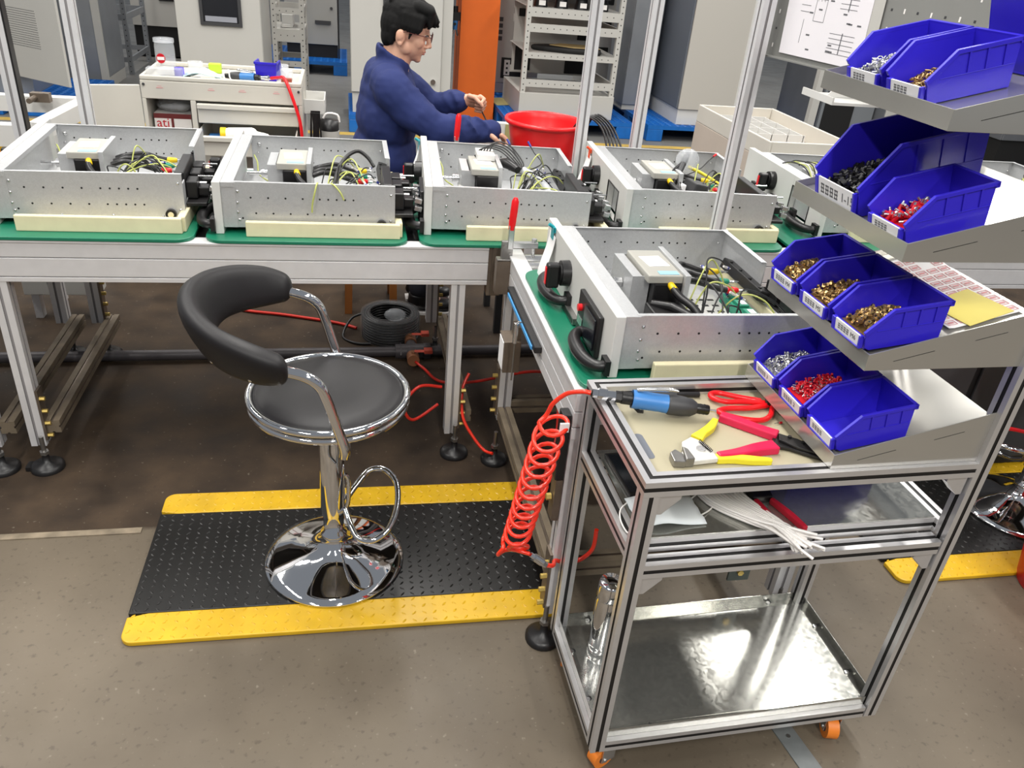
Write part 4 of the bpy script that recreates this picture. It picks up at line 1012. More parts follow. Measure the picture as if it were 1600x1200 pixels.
# red handled cutters
rc = thing('cable_cutters', 'cutters with looped red handles beside the air screwdriver', 'pliers', (.82,1.30,ZB))
q = MB(); q.tube([(.035,.022,.010),(-.01,.040,.010),(-.045,.058,.010),(-.066,.055,.010),(-.068,.038,.010),(-.045,.022,.010),(-.01,.020,.010),(.04,.014,.010)], .0058, 12, k=6); q.build('handle', M_red, rc)
q = MB(); q.tube([(.05,.008,.008),(.0,-.002,.008),(-.05,-.002,.008),(-.076,-.012,.008),(-.062,-.030,.008),(-.03,-.046,.008),(.005,-.050,.008),(.032,-.032,.008),(.052,.0,.008)], .0058, 12, k=6); q.build('handle', M_red, rc)
q = MB(); q.prism([(.04,.002),(.05,.03),(.075,.03),(.085,.012),(.07,-.002)], (0,0,.004), (1,0,0), (0,1,0), .012); q.cyl((.062,.014,.016),(.062,.014,.019),.006,n=12); q.build('head', M_black, rc, bevel=.002)
pn = thing('marker_pen', 'black marker pen against the back edge of the cart top', 'pen', (.70,1.361,ZB+.0065), rz=rad(-3))
q = MB(); q.cyl((-.02,0,0),(.03,0,0),.006,n=14); q.build('cap', M_black, pn); q = MB(); q.cyl((-.10,0,0),(-.021,0,0),.0055,n=14); q.build('barrel', M_dark, pn)
rp = thing('ferrule', 'single red tipped ferrule lying loose on the beige board', 'ferrule', (.862,1.246,ZB+.0028))
q = MB(); q.cyl((-.012,-.002,0),(0,0,0),.0009,n=6); q.build('pin', M_zinc, rp); q = MB(); q.cyl((0,0,0),(.006,.001,0),.002,.0027,n=10); q.build('sleeve', M_red2, rp)

# ------------------------------------------------------------------ things on the middle and bottom shelves
ZM = .6517
ph = thing('tablet', 'black tablet lying on the left of the middle shelf', 'tablet', (.585,1.272,ZM), rz=rad(4))
q = MB(); q.bx(-.048,.048,-.075,.075,0,.009); q.build('casing', M_black, ph, bevel=.002); q = MB(); q.bx(-.043,.043,-.066,.066,.0092,.0097); q.build('screen', M_screen, ph)
mk = thing('face_mask', 'folded pale face mask lying on the front of the middle shelf', 'mask', (.60,1.145,ZM), rz=rad(2))
q = MB(); n = 12; vs = []
for j in range(7):
    for i in range(n+1):
        x = -.07+.14*i/n; y = -.045+.09*j/6; vs.append((x,y,.004+.006*abs(math.sin(j*1.5))*.6+.010*math.exp(-((x+.02)/.04)**2)))
q.add(vs, [(j*(n+1)+i,j*(n+1)+i+1,(j+1)*(n+1)+i+1,(j+1)*(n+1)+i) for j in range(6) for i in range(n)],0,True); o = q.build('fabric', mat('white grey mask', (222,228,230), .85), mk); so = o.modifiers.new('solid','SOLIDIFY'); so.thickness = .002
q = MB(); q.tube([(-.07,.03,.008),(-.088,.015,.004),(-.10,-.02,.006),(-.095,-.05,.001),(-.08,-.045,.006),(-.065,-.035,.008)],.0017,6,k=6); q.tube([(.07,.03,.008),(.095,.045,.006),(.12,.03,.003),(.10,.0,.003),(.07,-.02,.006)],.0017,6,k=6); q.build('ear_loop', M_wirew, mk)
R = random.Random(5)
for k in range(30):
    o1 = R.uniform(-.012,.012); lay = (k//12)*.0055; u = (k%12)/11
    p = [(.715+.06*u+R.uniform(-.008,.008),1.335+.01*u,ZM+.003+lay),(.690+.085*u,1.25,ZM+.003+lay),(.698+.085*u,1.165+.012*u,ZM+.0035+lay),(.755+.05*u,1.098+.02*u,ZM+.006+lay),(.80+.022*u+o1,1.055+.018*u,ZM+.012+lay*.8),(.85+R.uniform(-.035,.03),1.0+.06*u+o1,ZM+.002+R.uniform(-.012,.012)+lay)]
    q = MB(); q.tube(p, .0031, 6, k=5)
    tag(q.build('marking_tube', M_wirew), 'white printed marking tube in the curved bundle on the middle shelf', 'tube', 'bundle of white marking tubes on the middle shelf')
for k, (x, rz_) in enumerate(((.815,.18),(.862,.30))): pass
kp = thing('pliers', 'black pliers with dark red handles pointing forward on the middle shelf', 'pliers', (.84,1.16,ZM))
flatgrip(kp,'handle',[(-.030,-.085),(-.035,-.045),(-.04,0)],[.012,.014,.010],.014,mat('dark red grip', (170,24,44), .45))
flatgrip(kp,'handle',[(.022,-.095),(.012,-.05),(-.005,0)],[.012,.014,.010],.014,MATS['dark red grip'])
q = MB(); q.prism([(-.045,.002),(0,.002),(.004,.03),(-.01,.075),(-.03,.075),(-.042,.03)], (0,0,.001), (1,0,0), (0,1,0), .014); q.build('head', M_black, kp, bevel=.002)
bin_((1.11,1.375,ZM+.0005), (0,0,PI*1.0+CRZ), .21, .16, .115, 'large blue bin on the middle shelf behind the pliers', glyph=False)
fl = thing('flask', 'chrome vacuum flask standing on the bottom shelf behind the left post', 'flask', (.585,1.292,.1097))
q = MB(); q.lathe([(.029,0),(.0305,.004),(.0305,.018),(.0295,.022),(.0305,.026),(.0305,.165),(.029,.17),(.029,.174)], n=32); q.build('body', M_chrome, fl)
q = MB(); q.lathe([(.0295,.1742),(.0305,.178),(.0305,.215),(.027,.222),(.001,.224)], n=32); q.build('lid', M_chrome, fl)
# ------------------------------------------------------------------ the seated worker
def cap(q, p0, p1, r0, r1=None, n=16):
    r1 = r0 if r1 is None else r1
    q.ell(p0, r0, n, 10); q.ell(p1, r1, n, 10); q.cyl(p0, p1, r0, r1, n=n)
def chain(q, pts, rs):
    for i in range(len(pts)-1): cap(q, pts[i], pts[i+1], rs[i], rs[i+1])
def skin_build(q, name, m, parent, voxel, it=4, noise=0, nscale=.1):
    o = q.build(name, m, parent)
    r = o.modifiers.new('remesh','REMESH'); r.mode = 'VOXEL'; r.voxel_size = voxel; r.use_smooth_shade = True
    s = o.modifiers.new('smooth','SMOOTH'); s.factor = .5; s.iterations = it
    if noise:
        tx = bpy.data.textures.new(name+'_folds','CLOUDS'); tx.noise_scale = nscale; tx.noise_depth = 2
        d = o.modifiers.new('folds','DISPLACE'); d.texture = tx; d.strength = noise; d.mid_level = .5; d.texture_coords = 'LOCAL'
    return o
PO = V((.13,3.57,0))
def PW():
    q = MB(); q.T = Matrix.Translation(-PO); return q
HC = V((.236,3.55,1.243)); hp = rad(13)
HM = Matrix.Translation(HC) @ Matrix.Rotation(hp,4,'Y') @ Matrix.Rotation(rad(-4),4,'Z')
def H(x, y, z): return HM @ V((x,y,z))
def hell(q, c, r):
    T = q.T.copy(); q.T = T @ HM; q.ell(c, r, 20, 14); q.T = T

RS, RE, RWr = V((.175,3.385,1.035)), V((.345,3.345,.895)), V((.592,3.385,.893))
LS, LE, LWr = V((.215,3.725,1.025)), V((.375,3.775,.905)), V((.515,3.69,.952))
b = PW()
# skull, face
hell(b,(.004,0,.022),(.092,.074,.098)); hell(b,(.036,0,-.045),(.056,.056,.062)); hell(b,(.052,0,-.082),(.034,.034,.026)); hell(b,(.073,0,-.096),(.016,.019,.014))
for sy in (-1,1):
    hell(b,(.056,sy*.036,-.030),(.028,.022,.028)); hell(b,(.083,sy*.026,.028),(.011,.026,.009))
    hell(b,(-.014,sy*.074,-.026),(.020,.0095,.031)); hell(b,(-.018,sy*.083,-.018),(.017,.006,.022)); hell(b,(-.010,sy*.079,-.050),(.010,.007,.010))
    hell(b,(.014,sy*.048,-.060),(.030,.016,.028)); hell(b,(.099,sy*.010,-.040),(.009,.008,.0075))
chain(b,[H(.090,0,.018),H(.100,0,-.010),H(.108,0,-.030)],[.0085,.009,.0105]); hell(b,(.110,0,-.034),(.011,.012,.0095))
hell(b,(.086,0,-.056),(.015,.020,.0075)); hell(b,(.091,0,-.0605),(.0085,.018,.0042)); hell(b,(.088,0,-.0695),(.0090,.016,.0046)); hell(b,(.076,0,-.082),(.012,.018,.009))
cap(b,H(-.018,0,-.05),V((.19,3.55,1.07)),.054,.062); cap(b,H(.012,0,-.07),V((.205,3.55,1.09)),.044,.042)
# trunk under the clothes
chain(b,[V((.13,3.57,.575)),V((.145,3.565,.72)),V((.165,3.555,.90)),V((.175,3.55,1.03))],[.105,.10,.105,.08])
for S_,E_,Wp in ((RS,RE,RWr),(LS,LE,LWr)):
    cap(b,V((.18,3.555,1.0)),S_,.07,.05); chain(b,[S_,E_,Wp],[.045,.037,.026])
for sy in (-1,1):
    hip, kn, an = V((.14,3.57+sy*.08,.55)), V((.50,3.57+sy*.09,.52)), V((.32,3.57+sy*.075,.10)); chain(b,[hip,kn,an],[.075,.05,.036]); cap(b,an,V((.40,3.57+sy*.075,.055)),.034,.026)
# right hand: low, loosely closed on the wire
def hand(q, M, palm, fingers, thumb):
    T = q.T.copy(); q.T = T @ M
    for c, r in palm: q.ell(c, r, 16, 10)
    for f in fingers:
        for i in range(len(f)-1): cap(q, V(f[i]), V(f[i+1]), .0092-.0010*i, .0086-.0010*i, 10)
    for i in range(len(thumb)-1): cap(q, V(thumb[i]), V(thumb[i+1]), .0115-.0014*i, .0105-.0014*i, 10)
    q.T = T
pal = [((.042,0,0),(.044,.038,.016)),((.062,.004,.002),(.026,.036,.015)),((.03,-.018,-.006),(.03,.016,.014)),((.008,0,0),(.024,.025,.018))]
loose = [[(.080,-.028+.0185*i,.004),(.104+(.006 if i in (1,2) else 0),-.029+.0188*i,-.006),(.112+(.006 if i in (1,2) else 0),-.029+.0186*i,-.028),(.100,-.028+.0183*i,-.044)] for i in range(4)]
fist = [[(.070,-.027+.0182*i,.008),(.090+(.005 if i in (1,2) else 0),-.028+.0184*i,-.008),(.080,-.028+.0182*i,-.032),(.054,-.027+.0178*i,-.030)] for i in range(4)]
thm = [(.022,-.034,-.006),(.050,-.046,-.018),(.074,-.042,-.030),(.090,-.034,-.038)]
thf = [(.022,-.034,-.006),(.048,-.044,-.022),(.072,-.036,-.040),(.086,-.022,-.046)]
RM = Matrix.Translation(RWr+V((-.040,-.006,-.002))) @ Euler((rad(-12),rad(14),rad(2))).to_matrix().to_4x4() 
LM = Matrix.Translation(LWr+V((-.002,0,.002))) @ Euler((rad(-55),rad(2),rad(-12))).to_matrix().to_4x4()
cap(b, RWr-V((.05,0,0)), RWr+V((.002,0,0)), .028, .024); cap(b, LWr-V((.03,-.015,.01)), LWr+V((.01,0,.003)), .029, .026)
hand(b, RM, pal, loose, thm); hand(b, LM, pal, fist, thf)
person = skin_build(b, 'person', M_skin, None, .0038, 3); person.location = PO
tag(person, 'seated person in a navy work jacket and glasses pulling a wire above the red bucket', 'person')
# features
for sy in (-1,1):
    P = [H(.092,sy*.012,.030),H(.0925,sy*.028,.036),H(.084,sy*.048,.031)]; q = PW(); q.tube(P,[.003,.0042,.0022],8,k=5); q.build('eyebrow', M_hair, person)
mat('eye white', (232,226,220), .3)
for sy in (-1,1):
    q = PW(); hell(q,(.0855,sy*.031,.003),(.0078,.0125,.0034)); ey = q.build('eye', MATS['eye white'], person)
    q = PW(); hell(q,(.0905,sy*.032,.0025),(.0042,.0062,.0038)); q.tube([H(.0945,sy*.018,.0045),H(.0945,sy*.031,.0068),H(.084,sy*.045,.004)],.0021,6,k=4); q.build('iris', M_hair, ey)
q = PW(); hell(q,(.0945,0,-.0612),(.0075,.0165,.0036)); hell(q,(.0915,0,-.0695),(.0080,.0150,.0040)); q.build('lips', M_lip, person)
q = PW()
for sy in (-1,1):
    q.tube([H(.1115+.0*k,sy*.033+.0225*math.cos(2*PI*k/24),.002+.0175*math.sin(2*PI*k/24)) for k in range(24)],.0013,6,closed=True)
    q.tube([H(.110,sy*.0555,.004),H(.085,sy*.076,.004),H(.03,sy*.081,.0),H(-.012,sy*.084,-.004),H(-.03,sy*.082,-.02)],.0016,6,k=3)
q.tube([H(.1115,-.0105,.005),H(.114,0,.008),H(.1115,.0105,.005)],.0012,6,k=4)
gl = q.build('glasses', mat('spectacle frame', (86,40,36), .3), person)
mat('lens', (225,235,232), .05, alpha=.07)
for sy in (-1,1): q = PW(); q.cyl(H(.1111,sy*.033,.002),H(.1117,sy*.033,.002),.0172,n=20); q.build('lens', MATS['lens'], gl)
# hair: thick top, short sides, fringe pushed forward
q = PW(); hell(q,(-.004,0,.056),(.104,.084,.078)); hell(q,(-.040,0,.020),(.066,.081,.090)); hell(q,(-.054,0,-.030),(.040,.066,.058)); hell(q,(.03,0,.085),(.074,.066,.042))
R = random.Random(4)
for k in range(26):
    y = -.066+.132*k/25; x1 = .119-.9*y*y*6+R.uniform(-.012,.008); z1 = .060+R.uniform(-.012,.010)-abs(y)*.12
    chain(q,[H(.03,y*.8,.098),H(.08,y*.95,.096),H(x1,y,z1)],[.026,.021,.006])
for sy in (-1,1):
    for k in range(6): x = .052-.014*k; chain(q,[H(x,sy*.066,.06),H(x+.002,sy*.0765,.022),H(x-.002,sy*.0775,.004-.004*(k==2))],[.02,.011,.005])
    cap(q,H(.026,sy*.073,.02),H(.020,sy*.0755,-.022),.010,.004); cap(q,H(-.045,sy*.062,.0),H(-.045,sy*.056,-.055),.020,.012)
for k in range(30):
    a = R.uniform(0,2*PI); rr = R.uniform(.2,.95); x, y = -.01+.09*rr*math.cos(a), .074*rr*math.sin(a); z = .055+.078*math.sqrt(max(0,1-rr*rr*.9))
    cap(q,H(x-.016,y,z-.012),H(x+.022,y*1.05,z-.002),.010,.004)
skin_build(q,'hair',M_hair,person,.0038,2)
# jacket
j = PW()
def jell(c, r): j.ell(c, r, 24, 14)
jell((.135,3.57,.60),(.150,.190,.125)); jell((.148,3.565,.74),(.142,.188,.16)); jell((.165,3.555,.90),(.133,.195,.165)); jell((.172,3.552,1.0),(.118,.190,.105))
cap(j,V((.15,3.50,1.05)),V((.15,3.60,1.05)),.082,.082); cap(j,RS+V((-.01,.06,.01)),RS,.082,.078); cap(j,LS+V((-.01,-.06,.01)),LS,.082,.076)
chain(j,[RS,RS.lerp(RE,.5)+V((-.004,-.008,-.004)),RE,RE.lerp(RWr,.5)+V((0,0,-.012)),RWr+V((-.006,0,-.002))],[.080,.073,.066,.056,.048])
chain(j,[LS,LS.lerp(LE,.5),LE,LE.lerp(LWr,.6)+V((0,0,-.004)),LWr+V((-.03,.012,-.012))],[.078,.072,.066,.056,.048])
for t_ in (.25,.45,.62,.8):                                    # sleeve folds
    for A_,B_,r in ((RS,RE,.076),(RE,RWr,.060),(LE,LWr,.060)):
        c_ = A_.lerp(B_,t_); d_ = (B_-A_).normalized(); u_ = d_.cross(V((0,1,.2))).normalized(); w_ = d_.cross(u_)
        rr = r*(1.0-.13*t_); P = [c_+(u_*math.cos(a)+w_*math.sin(a))*rr*.93+d_*.022*math.sin(2*a+t_*7) for a in [2*PI*k/12 for k in range(12)]]
        j.tube(P,.010,6,closed=True)
j.ell((.228,3.552,1.045),(.048,.075,.045),18,12)
cc = V((.192,3.55,1.128))                                       # stand collar, open at the throat
P = [cc+V((.066*math.cos(a),.074*math.sin(a),-.024*math.cos(a)*1.5)) for a in [rad(40)+2*PI*.80*k/22 for k in range(23)]]
for dz in (-.026,-.012,.002,.014): j.tube([p+V((0,0,dz)) for p in P],.0095,8)
skin_build(j,'jacket',M_jacket,person,.0065,4,.022,.11)
# trousers and shoes
q = PW()
q.ell((.13,3.57,.575),(.155,.19,.112),20,12)
for sy in (-1,1):
    hip, kn, an = V((.16,3.57+sy*.085,.575)), V((.50,3.57+sy*.095,.525)), V((.325,3.57+sy*.075,.13)); chain(q,[hip,kn,kn.lerp(an,.4),an],[.105,.074,.066,.060])
skin_build(q,'trousers',M_trouser,person,.009,4)
for sy in (-1,1):
    y = 3.57+sy*.075
    q = PW(); q.ell((.335,y,.058),(.075,.042,.045),16,10); q.ell((.43,y,.040),(.062,.046,.032),16,10); q.cyl((.315,y,.05),(.315,y,.10),.047,.05,n=16); sh = skin_build(q,'shoe',M_black,person,.006,3)
    q = PW(); q.prism([(x-PO.x+PO.x,y_) for x,y_ in [(.262,y-.034),(.36,y-.046),(.45,y-.048),(.49,y-.02),(.49,y+.02),(.45,y+.048),(.36,y+.046),(.262,y+.034)]],(0,0,.0008),(1,0,0),(0,1,0),.014); q.build('sole', M_wirew, sh)
wr = catmull([V(p) for p in [(.585,3.675,.930),(.598,3.64,.90),(.618,3.56,.868),(.645,3.46,.850),(.655,3.40,.853)]],8)
q = MB(); q.tube(wr,.0032,8); tag(q.build('wire', M_black), 'short black wire stretched between the two hands', 'wire')
# ------------------------------------------------------------------ blue plastic pallets in the background
def pallet(x0, x1, y0, y1, label):
    t = thing('pallet', label, 'pallet', ((x0+x1)/2,(y0+y1)/2,0), group='blue plastic pallets')
    q = W(t); nx = max(3,int((x1-x0)/.075)); ny = max(3,int((y1-y0)/.06)); q.bx(x0,x1,y0,y1,.112,.136)
    for i in range(nx+1):
        x = x0+(x1-x0)*i/nx; q.bx(max(x0,x-.012),min(x1,x+.012),y0,y1,.1361,.149)
    for i in range(ny+1):
        y = y0+(y1-y0)*i/ny; q.bx(x0+.0005,x1-.0005,max(y0+.0005,y-.012),min(y1-.0005,y+.012),.1362,.1485)
    q.build('deck', M_pallet, t)
    for fx in (0,.5,1):
        for fy in (0,.5,1):
            cx = x0+.08+(x1-x0-.16)*fx; cy = y0+.08+(y1-y0-.16)*fy
            q = W(t); q.bx(cx-.079,cx+.079,cy-.079,cy+.079,.0005,.1118); q.build('foot', M_pallet, t, bevel=.006)
    return t
pallet(-2.9,-2.1,7.27,8.2,'blue pallet at the far left under the vented cabinet')
pallet(-1.05,.0,10.05,11.2,'blue pallet in the far aisle under the grey cabinet with a black plinth')
pallet(-.0+.005,.85,7.2,8.2,'blue pallet under the light cabinet behind the worker')
pallet(1.42,2.66,7.42,8.5,'blue pallet under the open rack cabinet')
pallet(2.80,4.1,7.38,8.75,'blue pallet under the dark sided cabinet')
pallet(1.40,2.0,8.56,9.6,'blue pallet beside the orange column')

def cab(name, loc, label, w, d, z0, z1, body, front=None, plinth=None, ph=.14, rz=0):
    """closed sheet metal cabinet: carcass, front sheet, plinth"""
    t = thing(name, label, 'cabinet', loc, rz, 'electrical cabinets in the background')
    q = MB(); q.bx(0,w,.021,d,z0+ph,z1); q.build('carcass', body, t, bevel=.004)
    q = MB(); q.bx(.004,w-.004,0,.0205,z0+ph+.004,z1-.004); f = q.build('door', front or body, t, bevel=.003)
    q = MB(); q.bx(.01,w-.01,.02,d-.01,z0,z0+ph-.0005); q.build('plinth', plinth or body, t)
    return t, f
ZP = .1495
# vented door standing ajar at the far left
t = thing('cabinet', 'light grey cabinet with a vented door ajar at the far left', 'cabinet', (-2.60,7.32,ZP), group='electrical cabinets in the background')
q = MB(); q.bx(-.25,.10,.03,.9,.15,2.0); q.build('carcass', M_cab, t); q = MB(); q.bx(-.24,.09,.06,.89,0,.1495); q.build('plinth', M_cabgrey, t)
A_ = rad(-38); q = MB(); q.T = Matrix.Rotation(A_,4,'Z'); q.bx(0,.66,-.02,.0,.16,2.0); dr = q.build('door', M_cab, t, bevel=.003)
q = MB(); q.T = Matrix.Rotation(A_,4,'Z')
for i in range(24):
    for j in range(17): q.bx(.06+.0145*i+.004*(j%2),.068+.0145*i+.004*(j%2),-.0206,-.02,.40+.0165*j,.4055+.0165*j)
q.build('vent_slots', M_dark, dr)
# zinc panelled cabinet and open rack next to it
t = thing('cabinet', 'zinc grey cabinet side with a small hatch beside the open rack', 'cabinet', (-2.60,8.35,0), group='electrical cabinets in the background')
q = MB(); q.bx(-.08,.36,0,.9,.10,2.1); q.build('carcass', M_cabgrey, t, bevel=.003)
q = MB(); q.bx(.3605,.42,-.01,.03,.02,2.1); q.build('edge_post', M_cab, t); q = MB(); q.bx(.10,.18,-.0015,-.0002,.42,.48); q.build('hatch', M_cabdark, t)
q = MB(); q.bx(-.08,.36,.002,.88,.0,.0995); q.build('plinth', M_cab, t)
def rack(loc, w, d, z0, z1, label, levels, m=M_cab, left=True):
    t = thing('open_rack', label, 'rack', loc, group='open rack cabinets in the background'); s = .045
    for x in (0,w-s):
        for y in (0,d-s):
            if y and not x and not left: continue
            q = MB(); q.bx(x,x+s,y,y+s,z0,z1)
            for k in range(int((z1-z0)/.05)): q.cyl((x+s/2,y,z0+.03+.05*k),(x+s/2,y-.0005,z0+.03+.05*k),.006,n=6,mi=1)
            q.build('post', [m, M_blackm], t)
    for z, hh, full in levels:
        q = MB(); q.bx(s,w-s,.0,.02,z,z+hh); q.bx(s,w-s,d-.02,d,z,z+hh); q.bx(.005,.025,s,(d-s) if left else s+.02,z,z+hh); q.bx(w-.025,w-.005,s,d-s,z,z+hh)
        for k in range(int((w-.1)/.06)): q.cyl((.08+.06*k,0,z+hh/2),(.08+.06*k,-.0005,z+hh/2),.005,n=6,mi=1)
        if full: q.bx(.025,w-.025,.02,d-.02,z+hh-.006,z+hh-.002)
        q.build('shelf_beam', [m, M_blackm], t)
    return t
rack((-2.62,9.4,0),.42,.9,.0,2.1,'narrow open rack between grey cabinets at the left',[(.12,.05,0),(.52,.06,0),(1.0,.06,0)],M_cabgrey)
t, f = cab('cabinet',(-2.42,10.6,0),'grey cabinet with black plinth behind the narrow rack',.75,.9,.02,2.1,M_cabgrey,M_cab,M_blackm,.32)
q = MB(); q.bx(.32,.48,-.02,-.0002,.62,.66); q.build('latch', M_black, f)
# white door with a display window
t, f = cab('cabinet',(-1.355,7.40,0),'light cabinet with a black framed display window behind the white trolley',.665,.85,.02,2.1,M_cab)
q = MB()
for a in ((.19,.215,.765,1.4),(.49,.515,.765,1.4),(.2155,.4895,.765,.79)): q.bx(a[0],a[1],-.016,-.0002,a[2],a[3])
fr = q.build('window_frame', M_dark, f); q = MB(); q.bx(.2155,.4895,-.008,-.0002,.79,1.4); q.build('display', M_screen, fr)
q = MB(); q.bx(.23,.475,-.0125,-.0082,.795,.835); q.build('keypad', mat('keypad strip', (150,152,160), .4), fr)
rack((-.685,8.3,0),.30,.6,0,2.1,'slim open rack beside the display cabinet',[(.34,.05,0),(.56,.11,1),(.80,.05,0)],M_cab)
q = MB(); q.bx(-.60,-.52,8.40,8.44,.675,.70); q.bx(-.6,-.5,8.45,8.75,.6705,.78); tag(q.build('component_box', M_white), 'white boxed component on the slim open rack', 'box')
t, f = cab('cabinet',(-.70,10.35,0),'grey cabinet with black plinth on a blue pallet in the far aisle',.60,.75,ZP,2.2,M_cabgrey,mat('far cabinet grey', (158,158,154), .45),M_blackm,.14)
q = MB(); q.bx(.34,.52,-.025,-.0002,.52,.555); q.build('latch', M_dark, f); q = MB(); q.cyl((.53,-.0002,.69),(.53,-.014,.69),.016,n=14); q.build('lock', M_dark, f)
q = MB(); q.bx(.60,.615,-.002,.02,.15,2.2); q.build('edge_strip', M_blackm, t)
# cabinet behind the worker
t, f = cab('cabinet',(.03,7.30,0),'light cabinet with a steel knob directly behind the worker',.77,.75,ZP,2.1,M_cab,None,M_cab,.17)
q = MB(); q.bx(.27,.30,-.012,-.0002,.80,1.4); q.build('display_edge', M_dark, f); q = MB(); q.cyl((.70,-.0002,.44),(.70,-.02,.44),.022,n=18); q.build('knob', M_chrome, f)
q = MB(); q.bx(.7705,.83,.10,.74,.40,1.3); q.build('side_shelf', M_blackm, t); q = MB(); q.bx(.772,.86,.06,.0995,.15,2.1); q.build('edge_post', M_cab, t)
# orange column with an air valve on its left side
col = struct(MB().bx(1.035,1.395,7.95,8.35,0,4.6).build('trim_3', M_orange))
av = thing('air_valve', 'black and blue air valve mounted on the side of the orange column', 'valve', (1.0345,8.0,.80))
q = MB(); q.bx(-.10,.0,-.03,.03,.08,.15); q.cyl((-.05,0,.15),(-.05,0,.20),.028,n=16); q.cyl((-.05,-.035,.05),(-.05,.035,.05),.012,n=12); q.build('body', M_black, av)
q = MB(); q.cyl((-.045,0,.08),(-.045,0,.0),.03,.02,n=16); q.build('bowl', M_bluetool, av); q = MB(); q.cyl((-.03,0,0),(-.015,0,-.05),.012,n=10); q.cyl((-.055,0,0),(-.07,0,-.04),.010,n=10); q.build('nozzle', M_chrome, av)
bp_ = thing('blue_pole', 'thin blue pole at the left edge of the orange column', 'pole', (.955,8.2,0)); q = MB(); q.cyl((0,0,.0),(0,0,2.4),.03,n=14); q.build('pole', M_pallet, bp_)
# grey cabinet with socket opening beside the column
t, f = cab('cabinet',(1.47,8.66,0),'tall grey cabinet with a socket opening between the column and the white rack',.50,.85,ZP,2.2,M_cabgrey,mat('panel grey', (176,176,172), .45),M_cab,.10)
q = MB(); q.bx(.10,.36,-.008,-.0002,.30,.50); op = q.build('socket_opening', M_blackm, f); q = MB(); q.bx(.13,.19,-.014,-.0082,.33,.48); 
for k in range(3): q.bx(.15,.17,-.0145,-.0142,.345+.045*k,.365+.045*k,1)
q.build('sockets', [M_white, M_blackm], op)
q = MB()
for k in range(4): q.bx(.05,.09,-.0012,-.0002,.66+.06*k,.70+.06*k)
q.build('vents', M_dark, f)
kh = MB(); kh.prism([(0,0),(.24,.10),(.12,.42),(-.04,.36)],(1.43,7.95,.1495),(1,0,0),(0,1,0),.004); tag(kh.build('cover_sheet', M_khaki), 'khaki sheet lying on the pallet beside the orange column', 'sheet')
# open white rack cabinet
rk = rack((1.56,7.52,0),.90,.85,ZP,2.2,'white open rack cabinet on a blue pallet behind the red bucket',[(.41,.065,0),(.655,.05,1),(.875,.07,0),(1.00,.075,1),(1.25,.07,1)], left=False)
q = MB(); q.bx(-.005,.905,-.012,.86,.1496,.36); q.build('base_box', M_cab, rk, bevel=.003)
q = MB(); q.bx(.05,.85,.80,.805,.42,2.1); bk_ = q.build('back_panel', M_cab, rk)
for a in ((.08,.24,.44,.66),(.60,.85,.43,.66),(.09,.16,.93,1.0),(.70,.80,.75,.85),(.70,.80,.95,1.05)): q = MB(); q.bx(a[0],a[1],.792,.7995,a[2],a[3]); q.build('dark_opening', M_blackm, bk_)
for k in range(4):
    cx = .15+.19*k; q = MB(); q.cyl((cx,.15,1.0755),(cx,.15,1.17),.065,.05,n=18); q.bx(cx-.05,cx+.05,.05,.25,1.17,1.25); o = q.build('rack_component', M_black, None); o.location = rk.location; tag(o, ['leftmost','second','third','rightmost'][k]+' black round component on the upper shelf of the white rack', 'component', 'black components on the rack'); 
    q = MB(); q.bx(cx-.03,cx+.03,.082,.0845,1.09,1.13); q.build('plate', M_wirew, o)
bg = thing('black_bag', 'black folded bag with a tan sheet on the middle shelf of the white rack', 'bag', (2.0,7.72,.7035))
q = MB(); q.prism([(-.34,.02),(-.22,-.06),(0,-.14),(.30,-.16),(.34,.02),(.26,.18),(-.05,.16)],(0,0,0),(1,0,0),(0,1,0),.05); q.build('bag', M_blackm, bg, bevel=.02)
q = MB(); q.prism([(-.16,.0),(.04,-.12),(.30,-.10),(.30,.12),(-.02,.14)],(0,0,.0505),(1,0,0),(0,1,0),.006); q.build('sheet', mat('tan sheet', (196,170,116), .7), bg)
# further cabinets right of the rack
t, f = cab('cabinet',(2.62,8.95,0),'grey cabinet with square black openings between the white rack and the dark cabinet',.55,.7,.02,2.3,M_cab,None,M_cab,.1)
for z in (.50,.80,1.05,1.3):
    q = MB(); q.bx(.05,.17,-.008,-.0002,z,z+.13); q.build('dark_opening', M_blackm, f); q = MB(); q.cyl((.24,-.0002,z+.06),(.24,-.006,z+.06),.018,n=12); q.build('lock', M_blackm, f)
t, f = cab('cabinet',(2.74,8.10-.02,0),'tall zinc cabinet just left of the dark sided cabinet',.30,.62,ZP,2.3,M_cabgrey,M_cabgrey,M_cab,.05)
t, f = cab('cabinet',(3.10,7.46,0),'light cabinet with a dark zinc side on a blue pallet at the right',.66,.85,ZP,2.3,M_cabdark,mat('fine perforated door', (186,182,174), .5, 0, .03, 300),M_white,.14)
q = MB(); q.bx(-.012,-.0005,.02,.84,.30,2.3); q.build('side_panel', mat('blue grey zinc', (112,118,128), .4, .4), t)
q = MB(); q.bx(.565,.60,-.004,-.0002,.30,2.2); lp = q.build('white_edge', M_white, f); q = MB(); q.bx(.61,.645,-.03,-.0045,.62,.95); q.build('handle_bar', M_white, f); q = MB(); q.bx(.615,.65,-.006,-.0002,.44,.49); q.build('latch', M_blackm, f)
t, f = cab('cabinet',(4.25,6.9,0),'dark grey cabinet with a black opening behind the compartment trolley',.55,.8,.02,2.3,M_cabdark,mat('mid grey door', (128,132,136), .45, .2),M_cabdark,.1)
q = MB(); q.bx(.03,.33,-.006,-.0002,.15,.62); q.build('dark_opening', M_blackm, f)
q = MB(); q.bx(-.10,-.03,0,.06,.02,2.3); q.build('edge_post', M_cab, t)
